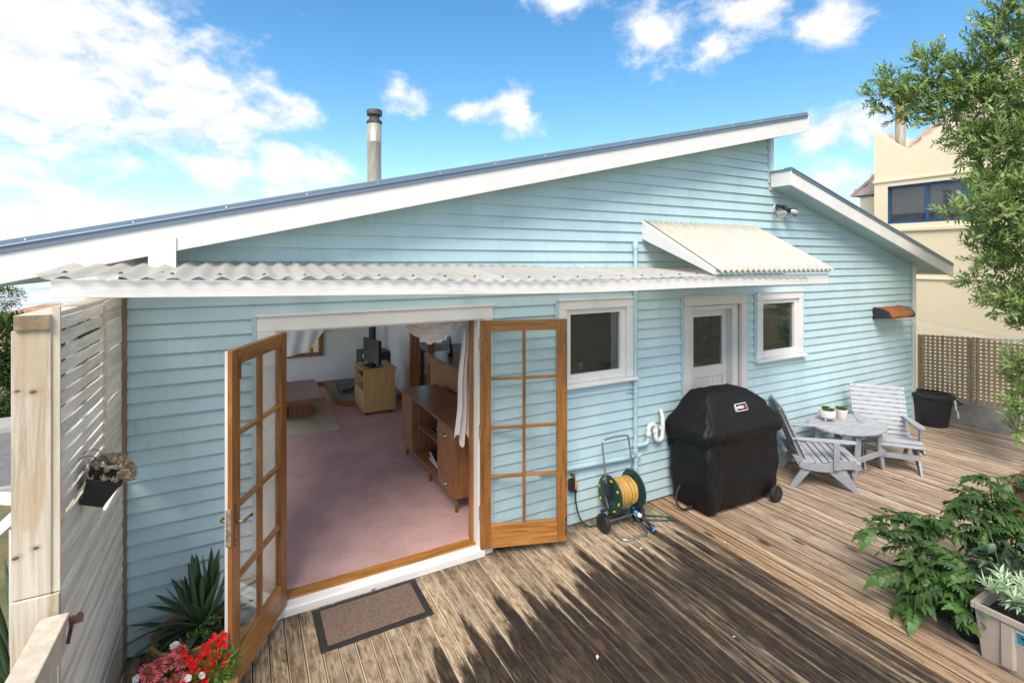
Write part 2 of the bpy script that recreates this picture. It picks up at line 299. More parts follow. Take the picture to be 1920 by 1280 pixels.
# mat carpet with worm-like emboss
m, t, b = newmat('mat_carpet'); co = t.new('ShaderNodeTexCoord').outputs['Object']
wv = t.new('ShaderNodeTexVoronoi', feature='DISTANCE_TO_EDGE'); t.put(wv.inputs['Vector'], t.vmath('ADD', t.map(co, (1, 1.8, 1), rot=(0, 0, .7)), t.vmath('MULTIPLY', t.noise(co, 26, 2, col=True), (.06, .06, .06)))); wv.inputs['Scale'].default_value = 34
ln = t.sstep(wv.outputs['Distance'], .0, .13); fz = t.noise(co, 300, 3, .7)
t.put(b.inputs['Base Color'], t.mix(t.math('MULTIPLY', t.math('ADD', ln, fz), .5), (.105, .075, .058), (.235, .172, .138))); b.inputs['Roughness'].default_value = .97
t.put(b.inputs['Normal'], t.bump(t.math('ADD', ln, t.math('MULTIPLY', fz, .4)), .6, .006)); b.inputs['Specular IOR Level'].default_value = .1

# weathered decking: pale streaky timber, with a dark algae stain that follows the boards
def deckmat(name, old):
    m, t, b = newmat(name); oi = t.new('ShaderNodeObjectInfo'); r = oi.outputs['Random']
    po = t.new('ShaderNodeNewGeometry').outputs['Position']; sx, sy, sz = t.sep(po)
    ob = t.new('ShaderNodeTexCoord').outputs['Object']; ox = t.sep(ob)[0]
    cx = t.new('ShaderNodeCombineXYZ'); t.put(cx.inputs[1], t.math('MULTIPLY', r, 90.0)); t.put(cx.inputs[2], t.math('MULTIPLY', r, 7.0))
    wp = t.vmath('ADD', po, cx.outputs[0])
    g1 = t.noise(t.map(wp, (70, 2.2, 1)), 1.0, 7, .72, .45); g2 = t.noise(t.map(wp, (16, 1.1, 1)), 1.0, 5, .62, .6); g3 = t.noise(t.map(wp, (190, 6, 1)), 1.0, 4, .7)
    sp = t.noise(t.map(wp, (60, 26, 1)), 1.0, 5, .75); g1c = t.math('ADD', t.math('MULTIPLY', t.math('SUBTRACT', g1, .5), 1.1), .5)
    g1c = t.math('ADD', g1c, t.math('MULTIPLY', t.math('SUBTRACT', g3, .5), .25))
    blot = t.noise(t.map(wp, (3, 1.6, 1)), 1.0, 5, .6)
    if old:
        mo = t.noise(t.map(wp, (34, 9, 1)), 1.0, 7, .74, .3)
        g1c = t.math('ADD', t.math('MULTIPLY', g1c, .5), t.math('ADD', t.math('MULTIPLY', t.math('SUBTRACT', mo, .5), 1.0), .25))
        base = t.ramp(g1c, [(.26, (.07, .048, .03)), (.43, (.23, .165, .105)), (.56, (.40, .305, .205)), (.78, (.60, .495, .365))])
        base = t.mix(t.math('MULTIPLY', t.sstep(g2, .48, .72), .6), base, (.15, .10, .062))
        base = t.mix(t.math('MULTIPLY', t.sstep(sp, .58, .70), .7), base, (.07, .05, .038))
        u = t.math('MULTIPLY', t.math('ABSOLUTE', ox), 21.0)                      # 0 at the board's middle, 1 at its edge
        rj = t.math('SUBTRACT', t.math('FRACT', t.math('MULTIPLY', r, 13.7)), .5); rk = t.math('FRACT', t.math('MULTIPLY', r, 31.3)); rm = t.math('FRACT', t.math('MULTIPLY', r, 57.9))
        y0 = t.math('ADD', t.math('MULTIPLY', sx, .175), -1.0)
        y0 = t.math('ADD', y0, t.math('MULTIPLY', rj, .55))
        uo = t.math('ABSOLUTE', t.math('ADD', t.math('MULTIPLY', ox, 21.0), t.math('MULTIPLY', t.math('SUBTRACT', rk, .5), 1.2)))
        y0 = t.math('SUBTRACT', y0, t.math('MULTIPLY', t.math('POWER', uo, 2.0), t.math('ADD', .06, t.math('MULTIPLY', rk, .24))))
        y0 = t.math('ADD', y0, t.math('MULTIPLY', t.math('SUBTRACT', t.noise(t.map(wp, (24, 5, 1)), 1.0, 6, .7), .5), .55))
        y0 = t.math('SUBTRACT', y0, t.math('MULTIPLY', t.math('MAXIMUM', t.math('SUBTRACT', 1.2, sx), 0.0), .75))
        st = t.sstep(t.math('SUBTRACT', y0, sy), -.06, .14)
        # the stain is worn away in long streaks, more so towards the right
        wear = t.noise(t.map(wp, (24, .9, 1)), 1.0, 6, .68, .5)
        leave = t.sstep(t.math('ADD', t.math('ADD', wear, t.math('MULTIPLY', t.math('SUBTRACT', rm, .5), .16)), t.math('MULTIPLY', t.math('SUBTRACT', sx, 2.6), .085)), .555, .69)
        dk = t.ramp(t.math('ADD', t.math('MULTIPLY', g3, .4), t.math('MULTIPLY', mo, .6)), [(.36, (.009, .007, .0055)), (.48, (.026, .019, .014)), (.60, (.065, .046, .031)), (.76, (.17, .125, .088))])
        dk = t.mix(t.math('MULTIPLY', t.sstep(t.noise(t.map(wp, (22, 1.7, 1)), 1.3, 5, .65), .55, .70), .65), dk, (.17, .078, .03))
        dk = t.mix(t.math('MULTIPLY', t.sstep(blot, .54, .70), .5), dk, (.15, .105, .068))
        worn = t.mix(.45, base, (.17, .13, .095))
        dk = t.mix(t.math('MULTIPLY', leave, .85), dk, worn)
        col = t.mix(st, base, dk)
        edge = t.math('MULTIPLY', t.sstep(u, .82, .90), t.math('SUBTRACT', .75, t.math('MULTIPLY', st, .64)))
        edge = t.math('MULTIPLY', edge, t.sstep(t.noise(t.map(wp, (4, 2.5, 1)), 1.0, 3), .34, .54))
        col = t.mix(edge, col, (.62, .52, .40))
        nearw = t.math('MULTIPLY', t.sstep(sy, -.30, -.02), .7)                  # patchy darker band along the foot of the wall
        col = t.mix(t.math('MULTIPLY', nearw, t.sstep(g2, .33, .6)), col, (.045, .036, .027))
    else:
        base = t.ramp(g1c, [(.22, (.055, .034, .022)), (.39, (.23, .158, .10)), (.51, (.45, .345, .255)), (.68, (.64, .54, .445)), (.9, (.78, .70, .61))])
        base = t.mix(t.math('MULTIPLY', t.sstep(g2, .50, .70), .55), base, (.25, .145, .068))
        base = t.mix(t.math('MULTIPLY', t.sstep(blot, .52, .70), .45), base, (.20, .135, .085))
        base = t.mix(t.math('MULTIPLY', t.sstep(sp, .59, .69), .8), base, (.065, .042, .03))
        kn = t.new('ShaderNodeTexVoronoi'); t.put(kn.inputs['Vector'], t.map(wp, (5.5, 1.6, 1))); kn.inputs['Scale'].default_value = 1.0
        base = t.mix(t.math('MULTIPLY', t.math('SUBTRACT', 1.0, t.sstep(kn.outputs['Distance'], .06, .15)), .9), base, (.05, .036, .032))
        u2 = t.math('MULTIPLY', t.math('ABSOLUTE', ox), 21.0); base = t.mix(t.math('MULTIPLY', t.sstep(u2, .88, .97), .75), base, (.06, .04, .028))
        lowl = t.math('MULTIPLY', t.math('SUBTRACT', 1.0, t.sstep(t.math('ADD', sx, t.math('MULTIPLY', g2, .8)), 4.1, 5.0)), .7)   # mossier first boards
        col = t.mix(lowl, base, t.mix(1.0, base, (.62, .50, .33), 'MULTIPLY'))
    vv = t.math('ADD', .76, t.math('MULTIPLY', t.math('FRACT', t.math('MULTIPLY', r, 5.3)), .40)); vm = t.new('ShaderNodeCombineXYZ'); [t.put(vm.inputs[i], vv) for i in range(3)]
    t.put(b.inputs['Base Color'], t.mix(1.0, col, vm.outputs[0], 'MULTIPLY')); b.inputs['Roughness'].default_value = .75
    t.put(b.inputs['Normal'], t.bump(t.math('ADD', g1, t.math('MULTIPLY', g3, .6)), .6, .006)); b.inputs['Specular IOR Level'].default_value = .3
deckmat('deck_old', True); deckmat('deck_clean', False)
# post timber with knots
m, t, b = newmat('post_timber'); po = t.new('ShaderNodeNewGeometry').outputs['Position']; wp_ = t.vmath('ADD', po, t.vmath('MULTIPLY', t.noise(po, 5, 3, col=True), (.04, .04, .04)))
gn = t.noise(t.map(po, (26, 26, 1.3)), 1.0, 6, .65, .8); bl = t.noise(t.map(po, (9, 9, 2)), 1.0, 4, .6)
col = t.ramp(gn, [(.3, (.32, .25, .17)), (.48, (.54, .465, .365)), (.7, (.70, .64, .55))]); col = t.mix(t.math('MULTIPLY', t.sstep(bl, .48, .62), .6), col, (.47, .345, .205))
for kx, kz, kr in ((-.748, 2.02, .016), (-.800, 2.03, .010), (-.737, 1.385, .013), (-.797, 1.365, .014), (-.76, .62, .015)):
    d_ = t.vmath('LENGTH', t.vmath('MULTIPLY', t.vmath('SUBTRACT', wp_, (kx+.02, -1.28, kz+.02)), (1, 0, 1.5)))
    col = t.mix(t.math('MULTIPLY', t.math('SUBTRACT', 1.0, t.sstep(d_, kr*.6, kr*2.6)), .5), col, (.34, .22, .13)); col = t.mix(t.math('SUBTRACT', 1.0, t.sstep(d_, kr*.55, kr*1.0)), col, (.13, .085, .065))
t.put(b.inputs['Base Color'], col); b.inputs['Roughness'].default_value = .85; t.put(b.inputs['Normal'], t.bump(t.noise(t.map(po, (120, 120, 40)), 1.0, 4, .7), .5, .003))
M = MATS

# ------------------------------------------------------------------ mesh helpers
class MB:
    def __init__(s): s.v = []; s.f = []; s.mi = []
    def add(s, vs, fs, mi=0):
        o = len(s.v); s.v += [tuple(p) for p in vs]; s.f += [tuple(i+o for i in q) for q in fs]; s.mi += [mi]*len(fs); return s
    def box(s, x0, x1, y0, y1, z0, z1, mi=0, sides=None):
        vs = [(x0, y0, z0), (x1, y0, z0), (x1, y1, z0), (x0, y1, z0), (x0, y0, z1), (x1, y0, z1), (x1, y1, z1), (x0, y1, z1)]
        fs = [(0, 3, 2, 1), (4, 5, 6, 7), (0, 1, 5, 4), (1, 2, 6, 5), (2, 3, 7, 6), (3, 0, 4, 7)]   # bottom top -y +x +y -x
        s.add(vs, fs, mi)
        if sides:
            for k, m_ in sides.items(): s.mi[len(s.mi)-6+k] = m_
        return s
    def bar(s, p, q, w, h, up=(0, 0, 1), mi=0):            # box beam from p to q
        p = Vector(p); q = Vector(q); d = (q-p).normalized(); upv = Vector(up)
        sd = d.cross(upv)
        if sd.length < 1e-4: sd = d.cross(Vector((1, 0, 0)))
        sd.normalize(); u = sd.cross(d).normalized(); vs = []
        for e in (p, q):
            for a, b_ in ((-1, -1), (1, -1), (1, 1), (-1, 1)): vs.append(e + sd*(a*w/2) + u*(b_*h/2))
        return s.add(vs, [(0, 1, 2, 3), (7, 6, 5, 4), (0, 4, 5, 1), (1, 5, 6, 2), (2, 6, 7, 3), (3, 7, 4, 0)], mi)
    def prism(s, poly, fn, a, b_, mi=0):                   # poly 2D, fn(p, q, t) -> 3D, extruded t = a..b
        n = len(poly); vs = [fn(p, q, a) for p, q in poly] + [fn(p, q, b_) for p, q in poly]
        fs = [tuple(range(n-1, -1, -1)), tuple(range(n, 2*n))] + [(i, (i+1) % n, n+(i+1) % n, n+i) for i in range(n)]
        return s.add(vs, fs, mi)
    def tube(s, path, r, n=8, cap=True, mi=0, closed=False):
        P = [Vector(p) for p in path]; k = len(P); rs = r if isinstance(r, (list, tuple)) else [r]*k; vs = []; prev = None
        for i, p in enumerate(P):
            if closed: d = (P[(i+1) % k]-P[i-1])
            else: d = P[min(i+1, k-1)]-P[max(i-1, 0)]
            d.normalize()
            if prev is None:
                a = Vector((0, 0, 1)) if abs(d.z) < .9 else Vector((1, 0, 0)); u = d.cross(a).normalized()
            else:
                u = prev - d*prev.dot(d)
                u = u.normalized() if u.length > 1e-5 else d.orthogonal().normalized()
            prev = u; w_ = d.cross(u)
            for j in range(n):
                an = 2*math.pi*j/n; vs.append(p + u*(math.cos(an)*rs[i]) + w_*(math.sin(an)*rs[i]))
        fs = []
        for i in range(k if closed else k-1):
            a = i*n; b_ = ((i+1) % k)*n
            for j in range(n): fs.append((a+j, a+(j+1) % n, b_+(j+1) % n, b_+j))
        if cap and not closed: fs += [tuple(range(n-1, -1, -1)), tuple(range((k-1)*n, k*n))]
        return s.add(vs, fs, mi)
    def lathe(s, prof, n=20, c=(0, 0, 0), mi=0, axis='z', cap=True):
        vs = []; fs = []
        for r, z in prof:
            for j in range(n):
                a = 2*math.pi*j/n; x, y = r*math.cos(a), r*math.sin(a)
                p = (x, y, z) if axis == 'z' else ((z, x, y) if axis == 'x' else (x, z, -y))
                vs.append((c[0]+p[0], c[1]+p[1], c[2]+p[2]))
        for i in range(len(prof)-1):
            for j in range(n): fs.append((i*n+j, i*n+(j+1) % n, (i+1)*n+(j+1) % n, (i+1)*n+j))
        if cap: fs += [tuple(range(n-1, -1, -1)), tuple(range((len(prof)-1)*n, len(prof)*n))]
        return s.add(vs, fs, mi)
    def mesh(s, name, mats, smooth=False):
        me = bpy.data.meshes.new(name); me.from_pydata(s.v, [], s.f)
        for m_ in (mats if isinstance(mats, (list, tuple)) else [mats]): me.materials.append(M[m_] if isinstance(m_, str) else m_)
        if any(s.mi): me.polygons.foreach_set('material_index', s.mi)
        if smooth: me.polygons.foreach_set('use_smooth', [True]*len(me.polygons))
        me.update(); return me
    def build(s, name, mats, parent=None, smooth=False, bevel=0, loc=None, rot=None, auto=None):
        me = s.mesh(name, mats, smooth); o = bpy.data.objects.new(name, me); COL.objects.link(o)
        if parent: o.parent = parent
        if loc: o.location = loc
        if rot: o.rotation_euler = rot
        if bevel:
            b_ = o.modifiers.new('bevel', 'BEVEL'); b_.width = bevel; b_.segments = 2; b_.limit_method = 'ANGLE'; b_.angle_limit = R_(40)
        if auto: sm_auto(me, auto)
        return o
def sm_auto(me, deg):
    me.polygons.foreach_set('use_smooth', [True]*len(me.polygons))
    bm = bmesh.new(); bm.from_mesh(me)
    for e in bm.edges:
        if len(e.link_faces) == 2 and e.calc_face_angle(0) > R_(deg): e.smooth = False
    bm.to_mesh(me); bm.free()
def inst(name, me, parent=None, loc=(0, 0, 0), rot=None, scale=None):
    o = bpy.data.objects.new(name, me); COL.objects.link(o); o.parent = parent; o.location = loc
    if rot is not None: o.rotation_euler = rot
    if scale is not None: o.scale = scale if isinstance(scale, (tuple, list, Vector)) else (scale,)*3
    return o
def tag(o, label, cat=None, group=None, kind=None):
    if label: o['label'] = label
    if cat: o['category'] = cat
    if group: o['group'] = group
    if kind: o['kind'] = kind
    return o
def thing(name, label, cat, loc=(0, 0, 0), rz=0, group=None):
    o = bpy.data.objects.new(name, None); COL.objects.link(o); o.empty_display_size = .1
    o.location = loc; o.rotation_euler = (0, 0, rz); return tag(o, label, cat, group)
def struct(o): o['kind'] = 'structure'; return o
def B(x0, x1, y0, y1, z0, z1, mi=0, sides=None): return MB().box(x0, x1, y0, y1, z0, z1, mi, sides)

# ================================================================== setting
# ground, road, sea, sky side
g = MB(); g.add([(-16, -60, -1.6), (60, -60, -1.6), (60, 24, -1.6), (-16, 24, -1.6)], [(0, 1, 2, 3)])
g.add([(-16, 24, -1.6), (60, 24, -1.6), (70, 60, -6), (-30, 45, -5)], [(0, 1, 2, 3)])
struct(g.build('ground', 'grass_ground'))
g = MB(); g.add([(-3000, -2500, -6.5), (3000, -2500, -6.5), (3000, 4000, -6.5), (-3000, 4000, -6.5)], [(0, 1, 2, 3)])
struct(g.build('sea', 'sea_water'))
g = MB(); g.add([(-16, 8.2, -1.594), (60, 8.2, -1.594), (60, 12.4, -1.594), (-16, 12.4, -1.594)], [(0, 1, 2, 3)]); struct(g.build('road', 'asphalt'))
for y0, y1 in ((8.05, 8.2), (12.4, 12.55)):
    struct(B(-16, 60, y0, y1, -1.6, -1.48).build('kerb', 'kerb_concrete'))
struct(B(-16, 60, 12.55, 13.6, -1.6, -1.5).build('footpath', 'kerb_concrete'))
def rock(name, label, c, sx, sy, sz, seed):
    bm = bmesh.new(); bmesh.ops.create_icosphere(bm, subdivisions=4, radius=1)
    for v in bm.verts:
        p = v.co*1.5 + Vector((seed*7.1, 0, 0)); n = mnoise.fractal(p, 1.0, 2.0, 5)*.35 + abs(mnoise.noise(p*2.2))*.25
        v.co = v.co*(1+n*.55); v.co.x *= sx; v.co.y *= sy; v.co.z *= sz
    me = bpy.data.meshes.new(name); bm.to_mesh(me); bm.free(); me.materials.append(M['coast_rock'])
    for p in me.polygons: p.use_smooth = True
    o = bpy.data.objects.new(name, me); COL.objects.link(o); o.location = c; return tag(o, label, 'rock', 'rocks on the shore')
rock('coastal_rock', 'large orange-brown boulder on the shore, the higher one beside the sea', (-15.5, 58.0, -3.9), 7.5, 4, 2.1, 1)
rock('coastal_rock', 'lower brown shore rock in front of the large boulder', (-17.5, 52, -5.6), 7, 3, 1.6, 2)

# ================================================================== deck
deck = struct(B(-.66, 9.85, -5.2, .02, -.30, -.06).build('deck', 'dirt'))
def board_mesh(name, w, L, grooves, m):
    # profile across x, top at z=0, with grooves cut in the top face
    half = w/2; pts = [(-half, -.030), (-half, -.003), (-half+.003, 0)]
    for gx, gw, gd in grooves: pts += [(gx-gw/2, 0), (gx, -gd), (gx+gw/2, 0)]
    pts += [(half-.003, 0), (half, -.003), (half, -.030)]
    b = MB(); n = len(pts); vs = [(x, -L, z) for x, z in pts] + [(x, 0, z) for x, z in pts]
    fs = [(i, i+1, n+i+1, n+i) for i in range(n-1)] + [tuple(range(n-1, -1, -1)), tuple(range(n, 2*n))]
    b.add(vs, fs); return b.mesh(name, m)
meA = board_mesh('deck_board', .0945, 5.1, [(-.038, .006, .005)], 'deck_old')
meA2 = board_mesh('deck_board', .0945, 5.1, [(-.036, .006, .006), (.038, .005, .005)], 'deck_old')
meB = [board_mesh('deck_board', .0935, 5.1, [(k*.0135-.0338, .006, .007) for k in range(6)], 'deck_clean'),
       board_mesh('deck_board', .0935, 5.1, [(k*.0165-.033, .006, .007) for k in range(5)], 'deck_clean')]
x = -.60; k = 0; rd = random.Random(11)
while x < 9.78:
    old = x < 3.80
    me = rd.choice([meA, meA2]) if old else meB[k % 2]
    o = inst('deck_board', me, deck, (x, rd.uniform(-.012, .002), rd.uniform(-.003, .003) - (.0 if old else -.006)), (0, rd.uniform(-.01, .01), rd.uniform(-.0007, .0007)))
    x += .1005; k += 1

# ================================================================== the house
house = thing('weatherboard_house', 'pale blue weatherboard house with white trim and skillion roof, its french doors open', 'house')
SL, EAVE = .2352, -.30                       # main roof: slope and barge plane
def zb(x): return 2.522 + SL*(x+.723)        # underside of the main barge board
def zl(x): return 3.446 - .280*(x-5.76)      # underside of the lower roof's barge
XL, XR, XU = -.66, 9.33, 5.78
OPEN = [(.25, 1.83, -.1, 2.07), (2.70, 3.44, 1.42, 2.09), (4.35, 5.20, -.1, 2.03), (5.575, 6.33, 1.41, 2.05)]
def top_z(x): return (zb(x) if x <= XU else zl(x)) + .03
# backing wall with the openings cut out
wb = MB(); xs = sorted({XL, XR, XU} | {o[0] for o in OPEN} | {o[1] for o in OPEN})
for a, b_ in zip(xs[:-1], xs[1:]):
    mid = (a+b_)/2; op = [o for o in OPEN if o[0] <= mid <= o[1]]
    lo = 0.0
    def col_(z0, ta, tb):
        wb.add([(a, 0, z0), (b_, 0, z0), (b_, .10, z0), (a, .10, z0), (a, 0, ta), (b_, 0, tb), (b_, .10, tb), (a, .10, ta)],
               [(0, 3, 2, 1), (4, 5, 6, 7), (0, 1, 5, 4), (1, 2, 6, 5), (2, 3, 7, 6), (3, 0, 4, 7)], 0); wb.mi[-2] = 1
    ta, tb = (zb(a), zb(b_)) if mid <= XU else (zl(a), zl(b_))
    if op:
        if op[0][2] > 0: col_(-.25, op[0][2], op[0][2])
        col_(op[0][3], ta+.04, tb+.04)
    else: col_(-.25, ta+.04, tb+.04)
wall = wb.build('wall', ['blue_paint', 'interior_white'], house)
# weatherboards, one object each
PITCH = .1005; rw = random.Random(5)
def wboard(x0, x1, z0, y_in=0.0):
    h = PITCH+.012; dy = rw.uniform(-.0006, .0006)
    prof = [(-.031+dy, 0), (-.028+dy, -.0015), (-.006, .003), (-.003, h), (-.0075+dy, h)]   # (y, z)
    L = x1-x0; b = MB().prism(prof, lambda p, q, t_: (t_, p, q), 0, L)
    b.build('weatherboard', 'blue_paint', wall, loc=(x0, y_in, z0))
for k in range(-19, 23):
    z0 = 2.24 - PITCH*k; zt = z0+PITCH
    if z0 < -.02: z0 = .0
    ranges = []
    xlo = XL+.012; xhi = XR-.115
    if z0 > 2.2:   # gable: limited by the two roof undersides
        x_left = max(xlo, (z0-2.522)/SL-.723-.02)
        if z0 < zl(XU)+.02: ranges = [(x_left, min(xhi, 5.76+(3.446-z0)/.280+.02))]
        else: ranges = [(x_left, XU-.035)] if x_left < XU-.1 else []
    else: ranges = [(xlo, xhi)]
    for ox0, ox1, oz0, oz1 in OPEN:
        if z0 < oz1+.02 and zt > oz0-.02:
            nr = []
            for a, b_ in ranges:
                if ox1+.07 <= a or ox0-.07 >= b_: nr.append((a, b_)); continue
                if ox0-.07 > a: nr.append((a, ox0-.07))
                if ox1+.07 < b_: nr.append((ox1+.07, b_))
            ranges = nr
    for a, b_ in ranges:
        if b_-a < .03: continue
        j = a
        if b_-a > 3.8:                       # long rows have a butt joint somewhere
            m_ = a+(b_-a)*rw.uniform(.35, .65); wboard(a, m_-.0012, z0); wboard(m_+.0012, b_, z0)
        else: wboard(a, b_, z0)
# corner trims and side walls
B(XL-.03, XL+.012, -.040, .0, -.1, 2.50).build('corner_trim', 'brown_timber', house)
B(XR-.095, XR+.005, -.042, .03, -.05, zl(XR)+.03).build('corner_trim', 'white_paint', house)
B(XR-.118, XR-.0955, -.036, .0, -.05, zl(XR)+.04).build('corner_trim', 'blue_trim', house)
B(XU-.035, XU+.028, -.042, .06, zl(XU)-.02, zb(XU)+.02).build('corner_trim', 'white_paint', house)
B(XU-.06, XU-.036, -.036, .0, zl(XU)+.06, zb(XU)+.02).build('corner_trim', 'blue_trim', house)
# other outer walls (the sea-side wall has an unseen wide opening, added to light the room)
ow = MB()
ow.box(XL, XL+.1, .1, .6, -.25, 2.5); ow.box(XL, XL+.1, 6.1, 6.4, -.25, 2.5); ow.box(XL, XL+.1, .6, 6.1, -.25, .25); ow.box(XL, XL+.1, .6, 6.1, 2.38, 2.5)
ow.box(XR-.1, XR, .1, 6.4, -.25, zl(XR)+.02)
ow.box(XU-.08, XU, .0601, 6.4, zl(XU), zb(XU)+.05)
for a, b_, z0, z1 in ((XL, .30, -.25, 2.6), (.30, 1.32, -.25, .77), (.30, 1.32, 2.0, 2.6), (1.32, 3.0, -.25, 2.6), (3.0, 3.95, -.25, .8), (3.0, 3.95, 2.2, 2.6), (3.95, 5.2, -.25, 2.6), (5.2, 9.25, -.25, 2.6)): ow.box(a, b_, 6.4, 6.5, z0, z1)
ow.build('outer_wall', 'interior_white', house)
# roofs
def slab(name, m, x0, x1, fz, t_, y0, y1, parent, bev=0):
    return MB().add([(x0, y0, fz(x0)), (x1, y0, fz(x1)), (x1, y1, fz(x1)), (x0, y1, fz(x0)), (x0, y0, fz(x0)+t_), (x1, y0, fz(x1)+t_), (x1, y1, fz(x1)+t_), (x0, y1, fz(x0)+t_)],
                    [(0, 3, 2, 1), (4, 5, 6, 7), (0, 1, 5, 4), (1, 2, 6, 5), (2, 3, 7, 6), (3, 0, 4, 7)]).build(name, m, parent, bevel=bev)
RX0, RX1 = -1.35, 6.12
roof = slab('roof', 'roof_steel', RX0+.02, RX1-.03, lambda x: zb(x)+.158, .03, EAVE+.03, 6.7, house)
slab('soffit', 'soffit_paint', RX0, RX1-.05, lambda x: zb(x)+.008, .03, EAVE+.03, 6.7, roof)
slab('barge_board', 'white_paint', RX0, RX1, zb, .172, EAVE, EAVE+.028, roof, .003)
slab('barge_flashing', 'roof_steel', RX0, RX1-.05, lambda x: zb(x)+.166, .034, EAVE-.012, EAVE+.002, roof, .002)
slab('barge_flashing', 'roof_steel', RX0, RX1-.05, lambda x: zb(x)+.196, .012, EAVE-.022, EAVE+.06, roof, .003)
slab('barge_flashing', 'roof_steel', RX0, RX1-.05, lambda x: zb(x)+.205, .034, EAVE-.006, EAVE+.12, roof, .004)
scr = MB().lathe([(.001, -.008), (.007, -.007), (.010, -.002), (.010, .0)], 10, axis='y').mesh('roof_screw', 'screw_metal', True)
for px in range(15):
    x = -1.05+px*.48; inst('roof_screw', scr, roof, (x, EAVE-.006, zb(x)+.214))
# lower roof
low = slab('lower_roof', 'roof_steel', 5.79, 9.86, lambda x: zl(x)+.165, .03, EAVE+.03, 6.6, house)
slab('soffit', 'soffit_paint', 5.79, 9.80, lambda x: zl(x)+.008, .025, EAVE+.025, 6.6, low)
slab('barge_board', 'white_paint', 5.762, 9.90, zl, .17, EAVE, EAVE+.025, low, .003)
slab('barge_flashing', 'roof_steel', 5.765, 9.88, lambda x: zl(x)+.160, .030, EAVE-.012, EAVE+.01, low, .002)
slab('barge_flashing', 'roof_steel', 5.765, 9.88, lambda x: zl(x)+.188, .012, EAVE-.020, EAVE+.05, low, .003)
slab('barge_flashing', 'roof_steel', 5.765, 9.88, lambda x: zl(x)+.197, .022, EAVE-.004, EAVE+.10, low, .003)
B(5.745, 5.775, EAVE+.004, -.03, zl(5.76)+.002, zl(5.76)+.172).build('end_board', 'white_paint', low)
B(5.735, 5.79, EAVE+.0, -.03, zl(5.76)+.173, zl(5.76)+.20).build('end_flashing', 'roof_steel', low)
for k in range(11):
    x = 5.86+k*.39; inst('roof_screw', scr, low, (x, EAVE-.004, zl(x)+.204))
B(9.70, 9.86, EAVE+.03, 6.5, zl(9.78)+.02, zl(9.78)+.05).build('eave_lining', 'white_paint', low)
# flue
ch = thing('tmp', '', '') ; bpy.data.objects.remove(ch)
flue = MB().lathe([(.135, 3.5), (.135, 4.83), (.139, 4.835), (.139, 4.86), (.135, 4.865), (.135, 5.20)], 28, (2.265, 5.9, 0)).build('chimney', 'stainless_flue', house, auto=40)
MB().lathe([(.139, 5.20), (.15, 5.215), (.148, 5.25), (.10, 5.30), (.092, 5.34), (.095, 5.36), (.14, 5.365), (.148, 5.375), (.148, 5.46), (.135, 5.47)], 28, (2.265, 5.9, 0)).build('flue_cap', 'flue_cap', flue, auto=35)

# ---- canopy over the french doors
can = bpy.data.objects.new('canopy', None); COL.objects.link(can); can.parent = house
CY = -.90
def beam_z(x): return 2.308 + .072*max(0, (2.4-x)/3.25)**1.6 + .004*math.sin(x*2)
bm_ = MB(); X = [-.79+i*(5.43+.79)/24 for i in range(25)]
vs = []
for x in X:
    z = beam_z(x); h = .088 if x < 3.7 else .105; vs += [(x, CY-.02, z), (x, CY+.025, z), (x, CY+.025, z+h), (x, CY-.02, z+h)]
fs = [(0, 1, 2, 3), (99, 98, 97, 96)]
for i in range(24):
    for j in range(4): fs.append((i*4+j, (i+1)*4+j, (i+1)*4+(j+1) % 4, i*4+(j+1) % 4))
bm_.add(vs, fs); bm_.build('beam', 'worn_white_paint', can, bevel=.004)
def corr(name, m, x0, x1, pitch, amp, front, back, yf, yb, parent, ny=6, sag=0.0, rag=0.0, thick=.0022):
    n = int((x1-x0)/pitch*10); b = MB(); vs = []; rg = random.Random(len(name))
    for i in range(n+1):
        x = x0+(x1-x0)*i/n; wv = amp*math.cos(2*math.pi*(x-x0)/pitch)
        ry = rag*mnoise.noise(Vector((x*6, 1.7, 0)))
        for j in range(ny+1):
            s_ = j/ny; y = (yf+ry)+(yb-yf-ry)*s_
            z = front(x)*(1-s_)+back(x)*s_ - sag*math.sin(math.pi*s_)
            vs.append((x, y, z+wv))
    fs = []
    for i in range(n):
        for j in range(ny): fs.append((i*(ny+1)+j, (i+1)*(ny+1)+j, (i+1)*(ny+1)+j+1, i*(ny+1)+j+1))
    b.add(vs, fs); o = b.build(name, m, parent, smooth=True)
    sl_ = o.modifiers.new('solid', 'SOLIDIFY'); sl_.thickness = thick; sl_.offset = 1
    return o
corr('corrugated_sheet', 'white_corrugate', -.845, 2.45, .107, .0105, lambda x: beam_z(x)+.100+.006*math.sin(x*3), lambda x: 2.535-.018*x, CY-.045, -.012, can, rag=.006)
corr('corrugated_sheet', 'white_corrugate', 2.42, 5.05, .107, .0095, lambda x: beam_z(x)+.102-.016*max(0, x-3.3), lambda x: 2.500-.008*x, CY-.04, -.012, can, rag=.012)
for x in (.3, 1.6, 2.9, 4.2):
    MB().bar((x, CY+.03, beam_z(x)+.03), (x, -.02, 2.44), .045, .07).build('rafter', 'white_paint', can)
B(-.50, -.36, EAVE-.012, EAVE-.001, 2.44, zb(-.43)+.10).build('packing_block', 'worn_white_paint', can)
